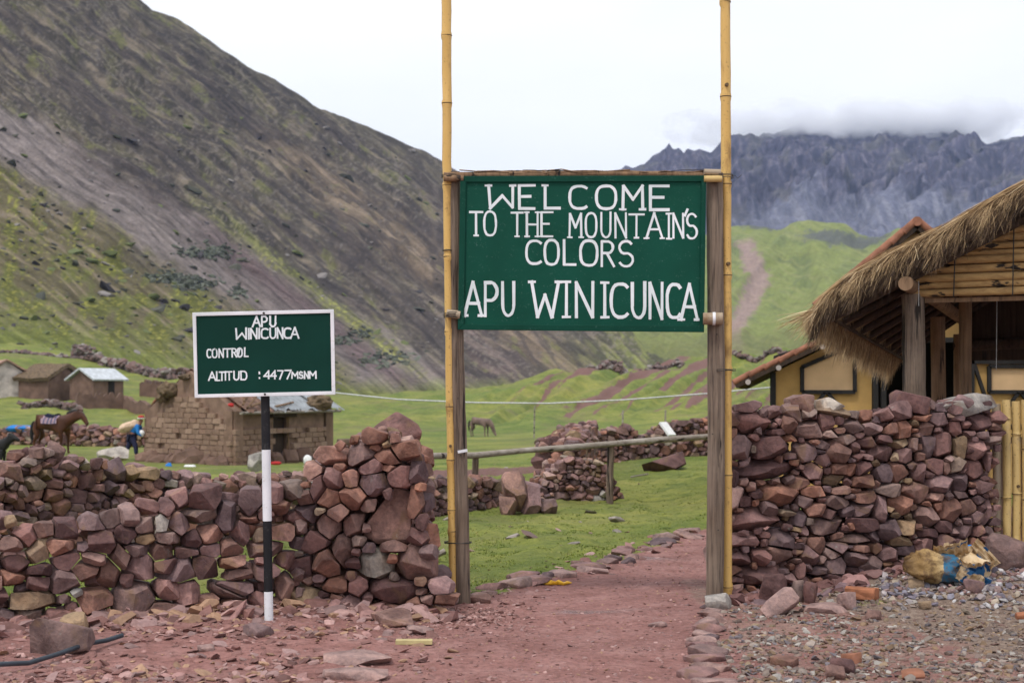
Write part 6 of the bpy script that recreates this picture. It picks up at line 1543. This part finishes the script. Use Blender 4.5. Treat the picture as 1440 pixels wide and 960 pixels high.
# split cane gable
zb = z_at(1300, 418, wf); rg = random.Random(12); z = zb; i = 0
tl_ = t_at(1291, wf)
while z < zr_ - .35:
    hgt = rg.uniform(.055, .085); zz_ = z + hgt / 2; ts = np.linspace(tl_, tr, 80); ok = [t for t in ts if roofz(t, 0) - .20 > zz_ + hgt * .2]
    if not ok: break
    t0 = ok[0] - rg.uniform(0, .05); n = 6; y_ = .02 * (i % 2); tt = [t0 + (2 * tr - 2 * t0) * k / n for k in range(n + 1)]
    bm = bmesh.new(); add_tube(bm, [hb(t, wf - .05 + rg.gauss(0, .006) + y_, zz_ + rg.gauss(0, .005)) for t in tt], [hgt / 2 * rg.uniform(.92, 1.04) for _ in tt], 8, True, .05, rg)
    fix(bm); link('cane', bm_mesh('cane', bm, True, 60), M['cane'], th); z += hgt * .98; i += 1
for px in (1341, 1424): 
    t = t_at(px, wf - .12); tube_obj('tie', [hb(t, wf - .12, zb - .01), hb(t + .01, wf - .11, roofz(t, 0) - .25)], .006, M['wire'], th, 5)
beam_obj('tie_plate', hb(tl_, wf + .03, zb - .03), hb(2 * tr - tl_, wf + .03, zb - .03), .05, .04, M['wood_brown'], th)
tube_obj('hanging_string', [hb(t_at(1292, .2), .2, z_at(1292, 395, .2)), hb(t_at(1292, .2), .2, z_at(1291, 430, .2))], .003, M['rope'], th, 4)
tube_obj('hanging_string', [hb(t_at(1402, 1.2), 1.2, z_at(1402, 420, 1.2)), hb(t_at(1401, 1.2), 1.2, z_at(1402, 520, 1.2))], .003, M['rope'], th, 4)
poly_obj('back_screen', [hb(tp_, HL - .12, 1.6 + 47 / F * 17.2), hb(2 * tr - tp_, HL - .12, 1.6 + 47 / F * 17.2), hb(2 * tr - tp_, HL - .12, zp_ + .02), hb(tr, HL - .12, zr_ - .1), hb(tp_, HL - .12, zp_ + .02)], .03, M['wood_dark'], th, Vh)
# table and boards seen through the hut
tb = thing('table', 'rough wooden table in the shade of the thatched hut', 'table', hw_(2.6, 3.0, .15))
box_obj('tabletop', (0, 0, .98), (2.6, .7, .05), M['wood_brown'], tb)
for sx in (-1, 1):
    for sy in (-1, 1): box_obj('leg', (sx * 1.2, sy * .3, .48), (.07, .07, .96), M['wood_brown'], tb)

# ------------------------------------------------------------------ ochre house behind, with tiled roof
HD = 20.0; hz = .1; hb0 = P(1087, 555, HD); hb0.z = hz
SKW = Vector((math.tan(R(11)), 1, 0))
oh = thing('plaster_house', 'ochre plastered house with dark timber framing and low tiled roof behind the right wall', 'house', hb0)
def o_(px, py, d=HD): return P(px, py, d) - hb0
def rl(px): return 540 - .478 * (px - 1033) if px < 1330 else 540 - .478 * 297 + .478 * (px - 1330)
gy = 555 + (CH + .3) / HD * F
poly_obj('wall', [o_(1090, gy), o_(1226, gy), o_(1226, rl(1226) + 10), o_(1090, rl(1090) + 10)], .15, M['plaster'], oh)
poly_obj('wall', [o_(1363, gy), o_(1610, gy), o_(1610, rl(1610) + 10), o_(1363, 470)], .15, M['plaster'], oh)
poly_obj('gable_wall', [o_(1226, rl(1226) + 10, HD + .02), o_(1246, 478, HD + .02), o_(1363, 478, HD + .02), o_(1363, rl(1363) + 10, HD + .02), o_(1330, rl(1330) + 10, HD + .02)], .12, M['plaster'], oh)
poly_obj('back_wall', [o_(1090, gy, HD + 4.2), o_(1610, gy, HD + 4.2), o_(1610, 500, HD + 4.2), o_(1330, 420, HD + 4.2), o_(1090, 500, HD + 4.2)], .15, M['inner_shade'], oh)  # back wall coloured near-black so the porch looks shaded
poly_obj('side_wall', [o_(1090, gy, HD + .15), o_(1090, rl(1090) + 12, HD + .15), o_(1090, rl(1090) + 12, HD + 3.3) , o_(1090, gy, HD + 3.3)], .15, M['plaster'], oh, Vector((1, 0, 0)))
def bar(a, b, w=.07, d=.06, name='timber', mat='black'): return beam_obj(name, o_(a[0], a[1], HD - .03), o_(b[0], b[1], HD - .03), w, d, M[mat], oh)
M['timber'] = mat_simple('dark_timber', (.02, .018, .017), .3, 12, .7)
for a, b, w in [((1087, gy), (1087, rl(1087) + 9), .07), ((1230, gy), (1230, rl(1230) + 14), .12), ((1242, gy), (1242, 470), .08), ((1366, gy), (1366, 505), .07), ((1240, 478), (1620, 478), .1), ((1363, 508), (1620, 508), .07)]: bar(a, b, w, .07, mat='timber')
def panel(pts, legs):
    oq = [o_(x, y, HD - .012) for x, y in pts]; poly_obj('window_panel', oq, .008, M['plaster_pale'], oh)
    for i in range(len(pts)): bar(pts[i], pts[(i + 1) % len(pts)], .05, .055 - .004 * (i % 2), 'window_frame', 'timber')
    for a, b in legs: bar(a, b, .05, .045, 'brace', 'timber')
panel([(1128, 516), (1202, 484), (1202, 551), (1128, 551)], [((1160, 552), (1138, 580)), ((1164, 552), (1186, 580))])
panel([(1391, 515), (1475, 515), (1475, 551), (1391, 551)], [((1432, 552), (1412, 580)), ((1436, 552), (1456, 580)), ((1370, 512), (1386, 560))])
panel([(1500, 515), (1580, 530), (1580, 551), (1500, 551)], [])
for (a, b) in [((1033, 540), (1330, 398)), ((1627, 540), (1330, 398))]:
    A1, B1 = o_(*a, HD - .35), o_(*b, HD - .35); dn = (B1 - A1).normalized(); up_ = Vector((-dn.z, 0, dn.x)); up_ = up_ if up_.z > 0 else -up_
    poly_obj('roof', [A1 - up_ * .06, B1 - up_ * .06, B1, A1], 4.9, M['wood_dark'], oh, SKW)
    L = (B1 - A1).length; n = int(L / .23)
    for i in range(n):
        p0 = A1 + dn * (L * i / n) + up_ * .022; p1 = p0 + dn * (L / n * 1.18) + up_ * .022
        tube_obj('roof_tile', [p0 + Vector((0, .03, 0)), p1 + Vector((0, .03, 0))], [.046, .038], M['tile'], oh, 8)
    for row in range(1, 9): 
        tube_obj('tile_row', [A1 + up_ * .01 + SKW * (.55 * row), B1 + up_ * .01 + SKW * (.55 * row)], .06, M['tile'], oh, 8)
for (x, y) in [(1052, 537), (1095, 517), (1157, 487), (1215, 460), (1270, 434)]:
    tube_obj('purlin', [o_(x, y, HD - .42), o_(x, y, HD + .1)], .038, M['lime'], oh, 10)

# ------------------------------------------------------------------ steeper tiled house further back
D2 = 27.0; b2 = P(1290, 312, D2); b2.z = .1
t2 = thing('tiled_house', 'steep red tiled gable rising behind the thatched roof', 'house', b2)
def q_(px, py, d=D2): return P(px, py, d) - b2
gy2 = 555 + (CH + .2) / D2 * F
poly_obj('gable_wall', [q_(1165, gy2), q_(1420, gy2), q_(1420, 428), q_(1291, 323), q_(1165, 428)], .2, M['plaster_pale'], t2)
poly_obj('back_wall', [q_(1165, gy2, D2 + 5), q_(1420, gy2, D2 + 5), q_(1420, 440, D2 + 5), q_(1291, 360, D2 + 5), q_(1165, 440, D2 + 5)], .2, M['plaster'], t2)
for (a, b) in [((1148, 432), (1290, 314)), ((1434, 432), (1290, 314))]:
    A1, B1 = q_(*a, D2 - .4), q_(*b, D2 - .4); dn = (B1 - A1).normalized(); up_ = Vector((-dn.z, 0, dn.x)); up_ = up_ if up_.z > 0 else -up_
    poly_obj('roof', [A1 - up_ * .09, B1 - up_ * .09, B1, A1], 6, M['wood_dark'], t2, SKW)
    L = (B1 - A1).length; n = int(L / .28)
    for i in range(n):
        p0 = A1 + dn * (L * i / n) + up_ * .04; tube_obj('roof_tile', [p0 + Vector((0, .02, 0)), p0 + dn * (L / n * 1.16) + up_ * .02 + Vector((0, .02, 0))], [.075, .064], M['tile'], t2, 8)
    for row in range(1, 10): tube_obj('tile_row', [A1 + up_ * .01 + SKW * (.6 * row), B1 + up_ * .01 + SKW * (.6 * row)], .07, M['tile'], t2, 8)
tube_obj('ridge_cap', [q_(1290, 311, D2 - .45), q_(1290, 311, D2 - .45) + SKW * 5.9], .09, M['tile'], t2, 10)
# loose slab and stones capping the right wall
for (px, py, w, h, sd_, v, lb) in [(1352, 572, 100, 22, 71, .995, 'long thin pale grey slab laid on top of the right wall'), (1282, 566, 56, 24, 72, .03, 'dark red block resting on the right wall under the hut post'), (1125, 566, 34, 22, 73, .5, 'grey purple stone perched on top of the right wall'), (1158, 572, 30, 14, 74, .98, 'pale stone on top of the right wall beside the grey purple one')]:
    O, U, L = run(1026, 11.3, 1408, 12.0); u, v_, d = to_uv(O, U, px, py); k = d / F; rg = random.Random(sd_)
    bm = rock_bm((w * k / 2, .16, h * k / 2), rg, .004, 1, .004, .7, 5); bmesh.ops.rotate(bm, matrix=Matrix.Rotation(math.atan2(U.y, U.x), 3, 'Z') @ Matrix.Rotation(-.08 if w > 90 else .05, 3, 'Y'), verts=bm.verts)
    me = bm_mesh('capstone', bm, angle=42); rnd_attr(me, v); set_props(link('capstone', me, M['stone'], None, P(px, py, d + .16)), lb, 'stone')

# ------------------------------------------------------------------ haze and the cloud on the summit
s = NB('haze_air'); s.t.nodes.remove(s.b); pv = s.n('ShaderNodeVolumePrincipled'); pv.inputs['Color'].default_value = (.46, .60, 1, 1); pv.inputs['Density'].default_value = 8e-5; pv.inputs['Anisotropy'].default_value = 0
s.l(pv.outputs[0], s.o.inputs['Volume'])
bm = bmesh.new(); add_box(bm, (0, 2950, 420), (27000, 7000, 1000)); hz_ = link('haze', bm_mesh('haze', bm), s.m); set_props(hz_, kind='stuff')
def cloud(px, py, d, r, seed, dens):
    s = NB('cloud_vapour'); s.t.nodes.remove(s.b); pv = s.n('ShaderNodeVolumePrincipled'); pv.inputs['Color'].default_value = (.97, .98, 1, 1)
    v = s.coord('Object', tuple(1 / q for q in r)); ln = s.n('ShaderNodeVectorMath', operation='LENGTH'); s.l(v, ln.inputs[0])
    n = s.noise(s.coord('Object', (1 / 90, 1 / 90, 1 / 60)), 1.4, 5, .6, .3)
    f = s.math('SUBTRACT', s.math('ADD', s.math('SUBTRACT', 1, ln.outputs['Value']), s.math('MULTIPLY', s.math('SUBTRACT', n, .5), 2.2)), .12)
    s.l(s.mr(f, 0, .5, 0, dens), pv.inputs['Density']); s.l(pv.outputs[0], s.o.inputs['Volume'])
    bm = bmesh.new(); x = bmesh.ops.create_icosphere(bm, subdivisions=3, radius=1.05)
    for v_ in x['verts']: v_.co = Vector([v_.co[k] * r[k] for k in range(3)])
    return set_props(link('cloud', bm_mesh('cloud', bm), s.m, None, P(px, py, d)), kind='stuff')
cloud(1170, 180, 2570, (320, 170, 44), 1, .028)
cloud(1320, 174, 2570, (210, 150, 40), 2, .024)
